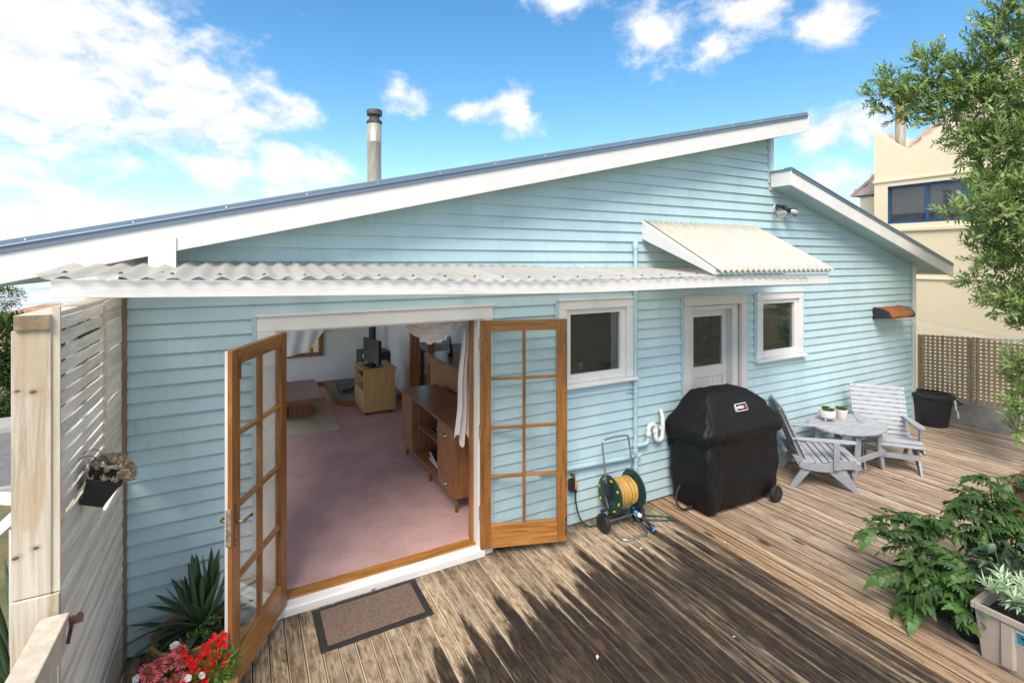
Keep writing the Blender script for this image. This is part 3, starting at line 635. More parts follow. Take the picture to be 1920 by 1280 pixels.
# debris caught in the corrugations
leafy = MB().add([(-.02, 0, 0), (0, -.008, .004), (.022, 0, .002), (0, .009, .006)], [(0, 1, 2), (0, 2, 3)]).mesh('debris', 'dead_leaf')
rl = random.Random(21)
litter = MB()
for i in range(46):
    x = rl.uniform(-.5, 4.6); y = rl.choice([rl.uniform(-.12, -.02), rl.uniform(-.85, -.1)]); s_ = (y-CY)/(-CY)
    z = (beam_z(x)+.100)*(1-s_)+(2.53-.015*x)*s_+.018; a = rl.uniform(0, 6.3); q = rl.uniform(.4, 1.1)
    litter.add([(x+q*(px*math.cos(a)-py*math.sin(a)), y+q*(px*math.sin(a)+py*math.cos(a)), z+pz*q) for px, py, pz in ((-.03, 0, 0), (0, -.007, .005), (.03, 0, .004), (0, .008, .007))], [(0, 1, 2), (0, 2, 3)])
o = litter.build('leaf_litter', 'dead_leaf', can); o['kind'] = 'stuff'
# roof nails on the sheet
nl = MB().lathe([(.001, .010), (.008, .006), (.012, 0)], 8).mesh('sheet_nail', 'rusty_steel', True)
for i in range(24):
    x = -.75+i*.214
    if x < 4.3: inst('sheet_nail', nl, can, (x, CY+.03, beam_z(x)+.100+.018))

# ---- cream awning over the side door
aw = bpy.data.objects.new('awning', None); COL.objects.link(aw); aw.parent = house
corr('corrugated_sheet', 'cream_corrugate', 3.70, 5.45, .076, .0135, lambda x: 2.452, lambda x: 2.968, -.965, -.012, aw, ny=4)
for xa, xb in ((3.665, 3.705), (5.40, 5.435)):
    MB().add([(xa, -.93, 2.425), (xb, -.93, 2.425), (xb, -.02, 2.775), (xa, -.02, 2.775), (xa, -.93, 2.47), (xb, -.93, 2.47), (xb, -.02, 2.962), (xa, -.02, 2.962)],
             [(0, 3, 2, 1), (4, 5, 6, 7), (0, 1, 5, 4), (1, 2, 6, 5), (2, 3, 7, 6), (3, 0, 4, 7)]).build('side_board', 'white_paint', aw, bevel=.003)
B(3.706, 5.399, -.945, -.915, 2.425, 2.448).build('front_batten', 'blue_trim', aw)
B(3.80, 5.3, -.93, -.90, 2.424, 2.4245).build('batten_strip', 'blue_trim', aw)  # thin strip in trim paint just under the front batten
nl2 = MB().lathe([(.001, .008), (.006, .005), (.009, 0)], 8).mesh('sheet_nail', 'screw_metal', True)
for i in range(12):
    x = 3.70+.076*(1+2*i)-.076+.0
    if x < 5.43:
        inst('sheet_nail', nl2, aw, (x, -.915, 2.452+.0095+.028)); inst('sheet_nail', nl2, aw, (x, -.06, 2.968+.0095-.026))

# ---- window and door joinery
def trim_frame(parent, x0, x1, z0, z1, tw, m, sill=True, y=-.048, head=True, bot=True):
    # outer trim round an opening: two jambs, a head and a sill, mitre-free butt joints
    if head:
        B(x0, x1, y, -.001, z1-tw, z1).build('head_trim', m, parent, bevel=.003)
        B(x0-.012, x1+.012, y-.016, -.001, z1+.0005, z1+.016).build('head_flashing', m, parent, bevel=.003)
    B(x0, x0+tw, y+.002, -.001, z0, z1-tw-.0005).build('jamb_trim', m, parent, bevel=.003)
    B(x1-tw, x1, y+.002, -.001, z0, z1-tw-.0005).build('jamb_trim', m, parent, bevel=.003)
    B(x0-.035, x0-.0005, y+.012, -.001, z0, z1).build('side_batten', 'blue_trim', parent); B(x1+.0005, x1+.022, y+.012, -.001, z0, z1).build('side_batten', 'blue_trim', parent)
    if sill:
        MB().prism([(y-.05, z0-.03), (0, z0-.03), (0, z0-.001), (y-.05, z0-.010)], lambda p, q, t_: (t_, p, q), x0-.05, x1+.03).build('sill', m, parent, bevel=.003)
def window(name, x0, x1, z0, z1, gx0, gx1, gz0, gz1):
    w_ = bpy.data.objects.new('window', None); COL.objects.link(w_); w_.parent = house
    trim_frame(w_, x0, x1, z0, z1, .085, 'white_paint')
    a, b_, c, d = x0+.085, x1-.085, z0, z1-.085          # sash inside the trim
    s_ = .062
    for q in ((a+.001, a+s_, c+.001, d-.001), (b_-s_, b_-.001, c+.001, d-.001)): B(q[0], q[1], -.020, .03, q[2], q[3]).build('sash', 'white_paint', w_, bevel=.004)
    B(a+s_, b_-s_, -.018, .028, c+.001, c+s_+.02).build('sash', 'white_paint', w_, bevel=.004); B(a+s_, b_-s_, -.018, .028, d-s_+.01, d-.001).build('sash', 'white_paint', w_, bevel=.004)
    B(a+s_-.005, b_-s_+.005, .010, .014, c+s_+.012, d-s_+.015).build('pane', 'dark_window_glass', w_)
    return w_
window('window', 2.625, 3.535, 1.365, 2.165, 0, 0, 0, 0)
w2 = window('window', 5.49, 6.41, 1.350, 2.150, 0, 0, 0, 0)
MB().bar((6.11, .022, 1.90), (6.14, .03, 1.78), .012, .02).build('stay', 'black_plastic', w2)
# side door behind the barbecue
sd_ = bpy.data.objects.new('side_door', None); COL.objects.link(sd_); sd_.parent = house
trim_frame(sd_, 4.262, 5.305, .0, 2.140, .098, 'cream_door_paint', sill=False)
B(4.361, 4.45, .0, .10, .0, 2.03).build('door_jamb', 'cream_door_paint', sd_); B(5.10, 5.206, .0, .10, .0, 2.03).build('door_jamb', 'cream_door_paint', sd_); B(4.4505, 5.0995, .0, .10, 1.985, 2.035).build('door_jamb', 'cream_door_paint', sd_)
dl = bpy.data.objects.new('door_leaf', None); COL.objects.link(dl); dl.parent = sd_
B(4.452, 4.478, .075, .115, .03, 1.98).build('stile', 'cream_door_paint', dl); B(5.02, 5.098, .075, .115, .03, 1.98).build('stile', 'cream_door_paint', dl)
B(4.479, 5.019, .075, .115, 1.90, 1.98).build('rail', 'cream_door_paint', dl); B(4.479, 5.019, .075, .115, 1.20, 1.325).build('rail', 'cream_door_paint', dl); B(4.479, 5.019, .075, .115, .03, .22).build('rail', 'cream_door_paint', dl)
for i in range(7):
    a = 4.480+i*.0770; B(a, a+.0745, .085, .105, .221, 1.199).build('panel_board', 'cream_door_paint', dl, bevel=.003)
B(4.479, 5.019, .093, .097, 1.326, 1.899).build('pane', 'dark_window_glass', dl)

# ---- french doors
fd = bpy.data.objects.new('french_doors', None); COL.objects.link(fd); fd.parent = house
B(.09, 1.93, -.048, -.001, 2.045, 2.150).build('head_trim', 'white_paint', fd, bevel=.003); B(.075, 1.945, -.064, -.001, 2.1505, 2.168).build('head_flashing', 'white_paint', fd, bevel=.003)
B(.09, .205, -.046, -.001, .0, 2.0445).build('jamb_trim', 'white_paint', fd, bevel=.003); B(1.845, 1.93, -.046, -.001, .0, 2.0445).build('jamb_trim', 'white_paint', fd, bevel=.003)
B(.206, .262, -.034, .115, .0, 2.044).build('door_jamb', 'white_paint', fd, bevel=.003); B(1.792, 1.8445, -.034, .058, .0, 2.044).build('door_jamb', 'white_paint', fd, bevel=.003)
B(1.772, 1.844, .0585, .12, .0, 2.044).build('inner_jamb', 'varnish_v', fd); B(.2625, 1.771, .06, .12, 2.03, 2.06).build('inner_head', 'varnish_h', fd); B(.262, 1.792, -.034, .06, 2.034, 2.0445).build('door_head', 'white_paint', fd)
B(.056, .0895, -.036, -.001, .0, 2.14).build('side_batten', 'blue_trim', fd)
MB().prism([(-.075, .0), (.0, .0), (.0, .078), (-.065, .062), (-.075, .055)], lambda p, q, t_: (t_, p, q), .205, 1.845).build('threshold', 'worn_white_paint', fd, bevel=.004)
B(.262, 1.792, .001, .105, .04, .088).build('inner_sill', 'varnish_h', fd, bevel=.003)
DH, DZ = 1.955, .078
def leaf(label, hinge, ang, flip, W):
    # local: hinge at 0, leaf along +x, inside face at +y (varnish), outside at -y (white)
    L = bpy.data.objects.new('door', None); COL.objects.link(L); L.parent = fd; L['label'] = label
    L.location = hinge; L.rotation_euler = (0, 0, ang)
    sx = -1 if flip else 1
    def bx(x0, x1, z0, z1, nm, m, d0=-.020, d1=.020):
        a, b_ = sorted((x0*sx, x1*sx))
        return B(a, b_, d0, d1, z0, z1, 0, {2: 1}).build(nm, [m, 'white_paint'], L, bevel=.002)
    sw, tr, br = .092, .092, .195
    bx(0, sw, 0, DH, 'stile', 'varnish_v'); bx(W-sw, W, 0, DH, 'stile', 'varnish_v')
    e = W*sx; a, b_ = sorted((e, e+.0035*sx)); B(a, b_, -.020, -.004, 0, DH).build('edge_paint', 'white_paint', L)
    bx(sw+.0003, W-sw-.0003, DH-tr, DH-.0003, 'rail', 'varnish_h'); bx(sw+.0003, W-sw-.0003, .0003, br, 'rail', 'varnish_h')
    mw = .024; cx = W/2; z0, z1 = br+.0003, DH-tr-.0003
    bx(cx-mw/2, cx+mw/2, z0, z1, 'muntin', 'varnish_v', -.017, .017)
    hh = (z1-z0-3*mw)/4
    for i in range(4):
        za = z0+i*(hh+mw)
        for xa, xb in ((sw+.0005, cx-mw/2-.0005), (cx+mw/2+.0005, W-sw-.0005)):
            a, b_ = sorted((xa*sx, xb*sx)); p = B(a, b_, -.002, .002, za, za+hh).build('pane', 'clear_glass', L)
            if i < 3: bx(xa, xb, za+hh+.0003, za+hh+mw-.0003, 'muntin', 'varnish_h', -.016, .016)
    return L
dl_ = leaf('french door leaf swung wide open on the left, brass handle', (.262, -.042, DZ), R_(-116.5), False, .745)
dr_ = leaf('french door leaf folded back against the wall on the right', (1.800, -.062, DZ), R_(161.5), True, .770)
# lock, handle (left), bolts and hinges (right)
lk = B(.744, .7525, -.014, .016, .84, 1.05).build('lock_plate', 'lock_plate', dl_, bevel=.002)
B(.690, .725, .0201, .026, .83, 1.06).build('handle_plate', 'brass_worn', dl_, bevel=.002); B(.690, .725, -.026, -.0201, .83, 1.06).build('handle_plate', 'brass_worn', dl_, bevel=.002)
for s_ in (1, -1):
    MB().tube([(.708, s_*.024, .965), (.708, s_*.058, .965), (.700, s_*.066, .965), (.64, s_*.068, .962), (.615, s_*.066, .955), (.600, s_*.064, .955)], [.010, .008, .009, .007, .011, .005], 10).build('handle', 'brass_worn', dl_, smooth=True)
for z0 in (.05, 1.72):
    MB().box(-.768, -.748, .0201, .026, z0, z0+.17).box(-.764, -.752, .0265, .036, z0+.02, z0+.12).build('bolt', 'brass_worn', dr_, bevel=.002)
for z0 in (.25, .95, 1.70): MB().lathe([(.008, z0), (.008, z0+.10)], 10, (.004, .024, 0)).build('hinge', 'hinge_metal', dr_, auto=40)
for z0 in (.25, .95, 1.70): B(1.80, 1.832, -.0385, -.034, z0+DZ, z0+DZ+.10).build('hinge', 'hinge_metal', fd)
B(.650, .672, .0201, .025, 1.78, 1.90).build('bolt', 'rusty_steel', dl_)

# ---- pipes on the wall
pipe = bpy.data.objects.new('vent_pipe', None); COL.objects.link(pipe); pipe.parent = house
P = MB().lathe([(.021, .10), (.021, 2.70)], 14, (3.553, -.055, 0)).build('pipe', 'pipe_blue', pipe, auto=40)
MB().lathe([(.023, 2.66), (.030, 2.68), (.030, 2.72), (.026, 2.735), (.010, 2.745)], 14, (3.553, -.055, 0)).build('vent_cowl', 'pipe_blue', pipe, auto=40)
for z in (.52, .60, .66, .42): MB().lathe([(.027, z-.022), (.029, z-.02), (.029, z+.02), (.027, z+.022)], 14, (3.553, -.055, 0)).build('pipe_socket', 'pipe_blue', pipe, auto=40)
for z in (1.20, 2.25): MB().lathe([(.025, z-.008), (.025, z+.008)], 14, (3.553, -.055, 0)).box(3.47, 3.62, -.034, -.026, z-.008, z+.008).build('pipe_clip', 'pipe_blue', pipe)
MB().tube([(2.42, .0, .595), (2.42, -.03, .595), (2.432, -.052, .594), (2.46, -.058, .592), (3.40, -.060, .552), (3.555, -.058, .548)], .0255, 12).build('waste_pipe', 'pipe_blue', pipe, smooth=True)
MB().tube([(3.555, -.058, .548), (3.60, -.06, .548)], .03, 12).build('pipe_cap', 'pipe_blue', pipe)
def arc(c, r, a0, a1, n, pl):  # points on an arc in the xz plane at depth y
    return [(c[0]+r*math.cos(a0+(a1-a0)*i/n), c[1], c[2]+r*math.sin(a0+(a1-a0)*i/n)) for i in range(n+1)]
MB().tube([(3.555, -.062, .655), (3.62, -.072, .655)]+arc((3.66, -.075, .700), .045, -math.pi/2, 0, 5, 0)+[(3.705, -.078, .73)], .0235, 12).build('trap_outlet', 'pipe_blue', pipe, smooth=True)
pt = [(3.705, -.078, .72)]+arc((3.752, -.082, .80), .047, math.pi, 0, 8, 0)+arc((3.846, -.088, .715), .047, math.pi, 2*math.pi, 8, 0)+[(3.893, -.092, .80), (3.893, -.092, .90), (3.905, -.06, .955), (3.91, -.02, .965)]
MB().tube(pt, [.024]*(len(pt)-3)+[.022, .019, .019], 12).build('trap', 'white_plastic', pipe, smooth=True)
for (x, z) in ((3.705, .755), (3.799, .77), (3.893, .79)): MB().lathe([(.028, z-.018), (.031, z-.015), (.031, z+.015), (.028, z+.018)], 14, (x, -.082, 0)).build('trap_nut', 'white_plastic', pipe, auto=40)
# hook left of the doors
MB().tube([(-.62, -.02, 1.535), (-.585, -.028, 1.535)], .003, 6).tube([(-.60, -.028, 1.535), (-.60, -.034, 1.47), (-.60, -.05, 1.46), (-.60, -.055, 1.475)], .003, 6).build('wall_hook', 'blue_trim', house)

# ================================================================== room behind the french doors
struct(MB().box(XL+.1, 2.62, .105, 6.4, .02, .092).build('carpet_floor', 'carpet'))
struct(MB().box(2.62, XR-.1, .105, 6.4, .02, .09).build('kitchen_floor', 'bar_wood'))
struct(MB().box(XL+.1, XR-.1, .1, 6.4, 2.44, 2.47).build('ceiling', 'interior_ceiling'))
iw = MB(); iw.box(2.52, 2.60, 4.32, 6.4, .09, 2.44); iw.box(2.55, 2.62, .1, .62, .09, 2.44)
struct(iw.build('inner_wall', 'interior_white'))
struct(B(4.02, 4.10, .1, 6.4, .09, 2.44).build('partition_wall', 'interior_white')); struct(B(4.1001, XR-.1, 1.05, 1.13, .09, 2.44).build('partition_wall', 'room_gloom'))  # second partition: room gloom painted into its colour so the windows look dark
struct(B(XL+.1, 2.52, 6.375, 6.399, .09, .19).build('skirting_board', 'sideboard_v'))

# ================================================================== furniture inside
def sphere(r, c=(0, 0, 0), n=16, sq=1.0):
    return MB().lathe([(r*math.sin(math.pi*i/10)+.0001, -r*sq*math.cos(math.pi*i/10)) for i in range(11)], n, c)
FZ = .092
rug = B(-.45, 1.27, 3.66, 5.95, FZ, FZ+.012).build('rug', 'rug_wool'); tag(rug, 'beige rug with pale swirl pattern under the coffee table', 'rug')
ct = thing('coffee_table', 'low dark wood coffee table with shiny top standing on beige rug', 'table', (.62, 4.75, FZ+.012))
B(-.52, .49, -.66, .66, .295, .365).build('tabletop', 'sideboard_top', ct, bevel=.004)
for i in range(6): pass
B(.02, .33, -.27, .30, 0, .2945).build('pedestal', 'sideboard_v', ct); B(-.40, -.28, -.27, .30, 0, .2945).build('pedestal', 'sideboard_v', ct)
he = thing('hearth', 'raised speckled stone hearth with timber edge in room corner', 'hearth', (0, 0, FZ))
hp = [(1.40, 6.36), (1.40, 5.0), (1.56, 4.74), (2.515, 4.74), (2.515, 6.36)]
MB().prism([(p[0]+.035*(p[0] < 2), p[1]+.035*(p[1] < 5)) for p in hp], lambda p, q, t_: (p, q, t_), 0, .092).build('slab', 'stone_hearth', he)
for a, b_ in zip(hp[:3], hp[1:4]): MB().bar((a[0]+.015, a[1]+.012, .044), (b_[0]+.015, b_[1]+.012, .044), .026, .086).build('edge_board', 'bar_wood', he)
st = thing('wood_burner', 'dark wood burner with tall flue pipe in corner behind television', 'stove', (2.226, 5.9, FZ+.092))
B(-.26, .26, -.25, .25, .08, .62).build('firebox', 'black_plastic', st, bevel=.01); MB().lathe([(.068, .62), (.068, 2.24)], 18).build('flue_pipe', 'dark_green_flue', st, auto=40)
for a in (-1, 1):
    for b_ in (-1, 1): B(a*.2-.02, a*.2+.02, b_*.2-.02, b_*.2+.02, 0, .0795).build('leg', 'black_plastic', st)
wbk = thing('wire_basket', 'wire basket holding a black hearth shovel on stone hearth', 'basket', (1.66, 5.35, FZ+.092))
b = MB()
for z in (.0, .09, .18):
    q = .13+.05*z/.18; b.tube([(-q, -q*.8, z), (q, -q*.8, z), (q, q*.8, z), (-q, q*.8, z)], .004, 5, closed=True)
b.build('rim', 'wire_metal', wbk)
for i in range(20):
    a = 2*math.pi*i/20; dx, dy = math.cos(a), math.sin(a); k_ = 1/max(abs(dx), abs(dy)/.8)
    MB().tube([(dx*k_*.13, dy*k_*.13, 0), (dx*k_*.18, dy*k_*.18, .18)], .0028, 4).build('wire', 'wire_metal', wbk)
sh = thing('hearth_shovel', 'black hearth shovel leaning out of wire basket', 'shovel', (1.66, 5.35, FZ+.10))
MB().bar((-.1, 0, .03), (.10, -.02, .05), .12, .03).build('blade', 'black_plastic', sh); MB().tube([(.08, -.02, .05), (.30, -.1, .32)], .012, 8).build('handle', 'black_plastic', sh)
# television stand and television
tv = thing('television_cabinet', 'light oak television cabinet on castors with open shelf and drawer', 'cabinet', (1.685, 4.10, FZ))
B(0, .505, 0, .018, .045, .70).build('side_panel', 'oak_v', tv); B(0, .505, .682, .70, .045, .70).build('side_panel', 'oak_v', tv)
B(-.012, .52, -.012, .712, .7005, .722).build('top', 'oak_v', tv, bevel=.003); B(.48, .50, .0185, .6815, .046, .70).build('back_panel', 'oak_v', tv); B(.0, .479, .0185, .6815, .046, .066).build('bottom_panel', 'oak_v', tv)
B(.0, .479, .0185, .6815, .36, .376).build('shelf', 'oak_v', tv); B(.0, .479, .0185, .6815, .56, .574).build('shelf', 'oak_v', tv)
d_ = B(-.008, .01, .02, .68, .08, .355).build('drawer', 'oak_v', tv, bevel=.002); MB().tube([(-.01, .27, .29), (-.035, .29, .285), (-.035, .41, .285), (-.01, .43, .29)], .005, 6).build('handle', 'hinge_metal', d_)
for a in (.05, .45):
    for b_ in (.06, .64): MB().lathe([(.022, -.012), (.022, .012)], 12, (a, b_, .022), axis='y').build('castor', 'black_plastic', tv)
dv = thing('video_player', 'black video player on upper shelf of oak cabinet', 'player', (1.72, 4.2, FZ+.5745)); B(0, .26, 0, .40, 0, .05).build('case', 'black_plastic', dv); B(-.003, -.0002, .02, .38, .01, .04).build('fascia', 'black_gloss', dv)
tl = thing('television', 'flat black television turned sideways on oak cabinet', 'television', (1.87, 4.42, FZ+.722), R_(12))
B(-.018, .03, -.33, .26, .055, .44).build('screen_case', 'black_plastic', tl, bevel=.006); B(-.0205, -.0185, -.31, .24, .075, .42).build('screen', 'black_gloss', tl)
B(-.10, .11, -.20, .14, 0, .018).build('stand', 'black_gloss', tl, bevel=.004); B(-.012, .03, -.09, .03, .018, .055).build('stand_neck', 'black_gloss', tl)
gl = sphere(.095, (1.90, 4.72+.05, FZ+.722+.095)).build('round_vase', 'white_plastic', smooth=True); tag(gl, 'white globe partly hidden behind television', 'vase')
cb = MB().tube([(2.215, 4.6, .80), (2.30, 4.55, .55), (2.24, 4.5, .35), (2.33, 4.5, .2), (2.26, 4.4, .10)], .004, 5).tube([(2.215, 4.5, .82), (2.36, 4.45, .6), (2.28, 4.4, .3), (2.34, 4.42, .1)], .004, 5).build('cable', 'white_plastic'); tag(cb, 'loose white cables hanging behind oak television cabinet', 'cable')
sw = thing('light_switch', 'white light switch on wall beside timber doorway', 'switch', (2.5195, 4.42, 1.31)); B(-.008, 0, -.035, .035, -.06, .06).build('plate', 'white_plastic', sw, bevel=.002); B(-.012, -.0082, -.008, .008, -.015, .015).build('rocker', 'white_plastic', sw)
# timber doorway to the kitchen and the bar
dw = thing('kitchen_doorway', 'dark timber frame of wide opening to kitchen', 'door frame', (0, 0, FZ))
B(2.49, 2.63, 4.20, 4.318, 0, 2.34).build('post', 'bar_wood', dw); B(2.55, 2.66, 3.52, 3.58, 0, 2.34).build('post', 'bar_wood', dw); B(2.49, 2.63, .63, .70, 0, 2.34).build('post', 'bar_wood', dw); B(2.50, 2.63, .701, 4.199, 2.22, 2.34).build('head', 'bar_wood', dw)
bar = thing('breakfast_bar', 'wood panelled breakfast bar with dark top behind sideboard', 'bar', (0, 0, FZ))
for i in range(22):
    y = .72+i*.0965; B(2.345, 2.362, y, y+.0945, 0, 1.10).build('panel_board', 'bar_wood', bar, bevel=.003)
B(2.363, 2.58, .72, 2.84, 0, 1.10).build('carcass', 'bar_wood', bar); B(2.29, 2.70, .70, 2.88, 1.1005, 1.150).build('top', 'sideboard_top', bar, bevel=.005); B(2.325, 2.344, .72, 2.84, .99, 1.10).build('moulding', 'bar_wood', bar)
bt = thing('dark_bottle', 'dark glass bottle standing on breakfast bar', 'bottle', (2.50, 2.45, FZ+1.150)); MB().lathe([(.035, 0), (.037, .02), (.037, .12), (.014, .17), (.013, .22)], 14).build('body', 'black_gloss', bt, auto=50); MB().lathe([(.015, .2205), (.015, .24)], 12).build('cap', 'black_plastic', bt)
kt = thing('kitchen_table', 'table with colourful patterned cloth in kitchen beyond bar', 'table', (3.25, 4.2, FZ)); B(-.45, .45, -.6, .6, .86, .89).build('tabletop', 'bar_wood', kt); B(-.46, .46, -.61, .61, .8905, .897).build('cloth', 'cloth_pattern', kt)
for a in (-.4, .4):
    for b_ in (-.55, .55): B(a-.03, a+.03, b_-.03, b_+.03, 0, .8595).build('leg', 'bar_wood', kt)
cu = thing('tall_cupboard', 'dark tall cupboard standing behind the kitchen window', 'cupboard', (2.70, .80, FZ))
for i in range(4): B(i*.31, i*.31+.306, 0, .03, 0, 2.2).build('door', 'dark_logs', cu, bevel=.004)
jr = thing('glass_jar', 'clear glass jar on sill inside kitchen window', 'jar', (3.0, .16, 1.415)); MB().lathe([(.04, 0), (.043, .01), (.043, .08), (.036, .09)], 14).build('body', 'clear_glass', jr, smooth=True); MB().lathe([(.038, .0905), (.038, .105)], 14).build('lid', 'galv_steel', jr, auto=40)
# sideboard
sb = thing('sideboard', 'mid-brown wooden sideboard on splayed legs with open middle shelf', 'sideboard', (1.80, .52, FZ))
SD, SW_, Z0, Z1 = .46, 1.80, .155, .80
B(0, SD, 0, .02, Z0, Z1).build('side_panel', 'sideboard_v', sb); B(0, SD, SW_-.02, SW_, Z0, Z1).build('side_panel', 'sideboard_v', sb)
B(-.015, SD+.01, -.012, SW_+.012, Z1+.0005, Z1+.025).build('top', 'sideboard_top', sb, bevel=.004); B(.0, SD, .0205, SW_-.0205, Z0, Z0+.02).build('bottom_panel', 'sideboard_v', sb); B(SD-.012, SD, .0205, SW_-.0205, Z0+.0205, Z1).build('back_panel', 'sideboard_v', sb)
for y in (.46, 1.34): B(.004, SD-.0125, y, y+.02, Z0+.0205, Z1).build('divider', 'sideboard_v', sb)
B(.06, SD-.0125, .4805, 1.3395, .47, .485).build('shelf', 'sideboard_v', sb)
for y0, y1, hy in ((.022, .459, .24), (1.361, 1.779, 1.57)):
    d_ = B(-.012, .003, y0, y1, .325, Z1-.004).build('door', 'sideboard_v', sb, bevel=.002); MB().tube([(-.012, hy-.05, .72), (-.035, hy-.045, .71), (-.035, hy+.045, .71), (-.012, hy+.05, .72)], .006, 6).build('handle', 'hinge_metal', d_)
    d_ = B(-.012, .003, y0, y1, Z0+.005, .32).build('drawer', 'sideboard_v', sb, bevel=.002); MB().tube([(-.012, hy-.05, .245), (-.035, hy-.045, .235), (-.035, hy+.045, .235), (-.012, hy+.05, .245)], .006, 6).build('handle', 'hinge_metal', d_)
for y in (.06, .85, 1.72):
    for x in (.04, SD-.05): MB().lathe([(.012, 0), (.024, Z0-.0005)], 10, (x, y, 0)).build('leg', 'sideboard_v', sb, smooth=True)
rb = random.Random(4)
for i in range(5):
    bk = B(-.11, .11, -.15, .15, 0, .022).build('magazine', 'paper' if i % 2 else 'black_plastic', loc=(2.0+rb.uniform(-.03, .03), 1.36+rb.uniform(-.03, .03), FZ+Z0+.02+i*.0225), rot=(0, 0, rb.uniform(-.25, .25)))
    tag(bk, ['dark magazine at the bottom of the pile in sideboard', 'pale magazine second from bottom of the pile in sideboard', 'dark magazine in middle of the pile in sideboard', 'pale magazine second from top of the pile in sideboard', 'dark magazine on top of the pile in sideboard'][i], 'magazine', 'magazines in the sideboard')
bx_ = thing('media_box', 'dark media box with papers on upper shelf of sideboard', 'box', (1.90, 1.25, FZ+.4855)); B(0, .30, -.2, .25, 0, .05).build('case', 'black_plastic', bx_); B(.04, .25, -.1, .2, .0505, .058).build('paper', 'paper', bx_)
# curtains: gathered cloth
def cloth(name, label, fn, nu, nv, parent=None):
    b = MB(); b.add([fn(i/nu, j/nv) for i in range(nu+1) for j in range(nv+1)], [(i*(nv+1)+j, (i+1)*(nv+1)+j, (i+1)*(nv+1)+j+1, i*(nv+1)+j+1) for i in range(nu) for j in range(nv)])
    o = b.build(name, 'curtain_cloth', parent, smooth=True); return o
cur = thing('tied_curtain', 'off-white curtain looped up at top right of french doors', 'curtain', (0, 0, 0))
def swag(u, v):
    x = 1.24+.52*u; drop = .05+.20*math.sin(math.pi*(.12+.80*u))**1.2
    return (x, .22+.035*math.sin(v*16+u*5)*(.3+v)+.02*math.sin(u*31), 2.07-drop*v+.008*math.sin(u*24+v*9))
cloth('swag', '', swag, 60, 26, cur)
def tail(u, v):
    wd = .045+.05*v; x = 1.835-wd*(1-u)*1.3+.006*math.sin(v*11)
    return (x-.01, .25+.028*math.sin(u*15+v*1.5), 1.92-1.00*v*(1-.06*math.sin(u*9))-.02*u)
cloth('tail', '', tail, 40, 30, cur)
cu2 = thing('window_curtain', 'off-white curtain pulled aside over far window of the room', 'curtain', (0, 0, 0))
def wcur(u, v):
    x = .15+1.55*u; low = .70+.18*max(0, (x-.5))**1 + (.9*max(0, (x-1.0)/.7)**1.6)
    return (x, 6.30-.03*math.sin(u*34+v*6)*(.4+v*.6)-.02, 2.06+(min(low, 2.02)-2.06)*v)
cloth('cloth', '', wcur, 70, 22, cu2)
# far window
fw = bpy.data.objects.new('rear_window', None); COL.objects.link(fw); fw.parent = house
B(.24, 1.375, 6.345, 6.399, .70, .775).build('sill', 'bar_wood', fw); B(1.30, 1.375, 6.345, 6.399, .7755, 2.06).build('jamb', 'bar_wood', fw); B(.24, .315, 6.345, 6.399, .7755, 2.06).build('jamb', 'bar_wood', fw); B(.3155, 1.2995, 6.345, 6.399, 1.99, 2.06).build('head', 'bar_wood', fw)
B(.80, .84, 6.41, 6.45, .776, 1.989).build('mullion', 'bar_wood', fw); B(.3, 1.32, 6.43, 6.434, .77, 2.0).build('pane', 'clear_glass', fw)
oj = thing('orange_jar', 'small orange jar on sill of far window', 'jar', (1.17, 6.37, .7752)); MB().lathe([(.03, 0), (.034, .02), (.034, .08), (.025, .09)], 12).build('body', 'orange_plastic', oj, auto=50); MB().lathe([(.027, .0905), (.027, .105)], 12).build('lid', 'white_plastic', oj, auto=50)
# room behind the side door and small window: logs standing in for a reflection in the panes, framed picture
lw = thing('dark_logs', 'dark logs behind side door and small window, standing in for a reflection', 'wall', (4.12, 1.05, FZ))
lg = MB().prism([(-.075*math.sin(math.pi*i/10), -.075*math.cos(math.pi*i/10)) for i in range(11)], lambda p, q, t_: (t_, p, q), 0, 4.9).mesh('log', 'dark_logs', True)
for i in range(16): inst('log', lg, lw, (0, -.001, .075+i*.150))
pc = thing('framed_picture', 'framed dark red picture hanging on the stand-in logs behind side door', 'picture', (5.42, .965, 1.51))
B(-.42, .40, -.012, -.002, -.27, .29).build('print', 'picture_red', pc)
for a in ((-.45, .43, .2905, .335), (-.45, .43, -.315, -.2705), (-.465, -.4205, -.27, .29), (.4005, .445, -.27, .29)): B(a[0], a[1], -.025, -.002, a[2], a[3]).build('frame', 'black_plastic', pc)

# ================================================================== things on the deck
# door mat
dm = thing('door_mat', 'brown door mat with black rubber border before the french doors', 'mat', (.828, -.322, .004), R_(.6))
B(-.385, .385, -.225, .225, 0, .006).build('border', 'mat_rubber', dm, bevel=.002)
mt = B(-.335, .335, -.185, .185, .0062, .013).build('pile', 'mat_carpet', dm, bevel=.003)
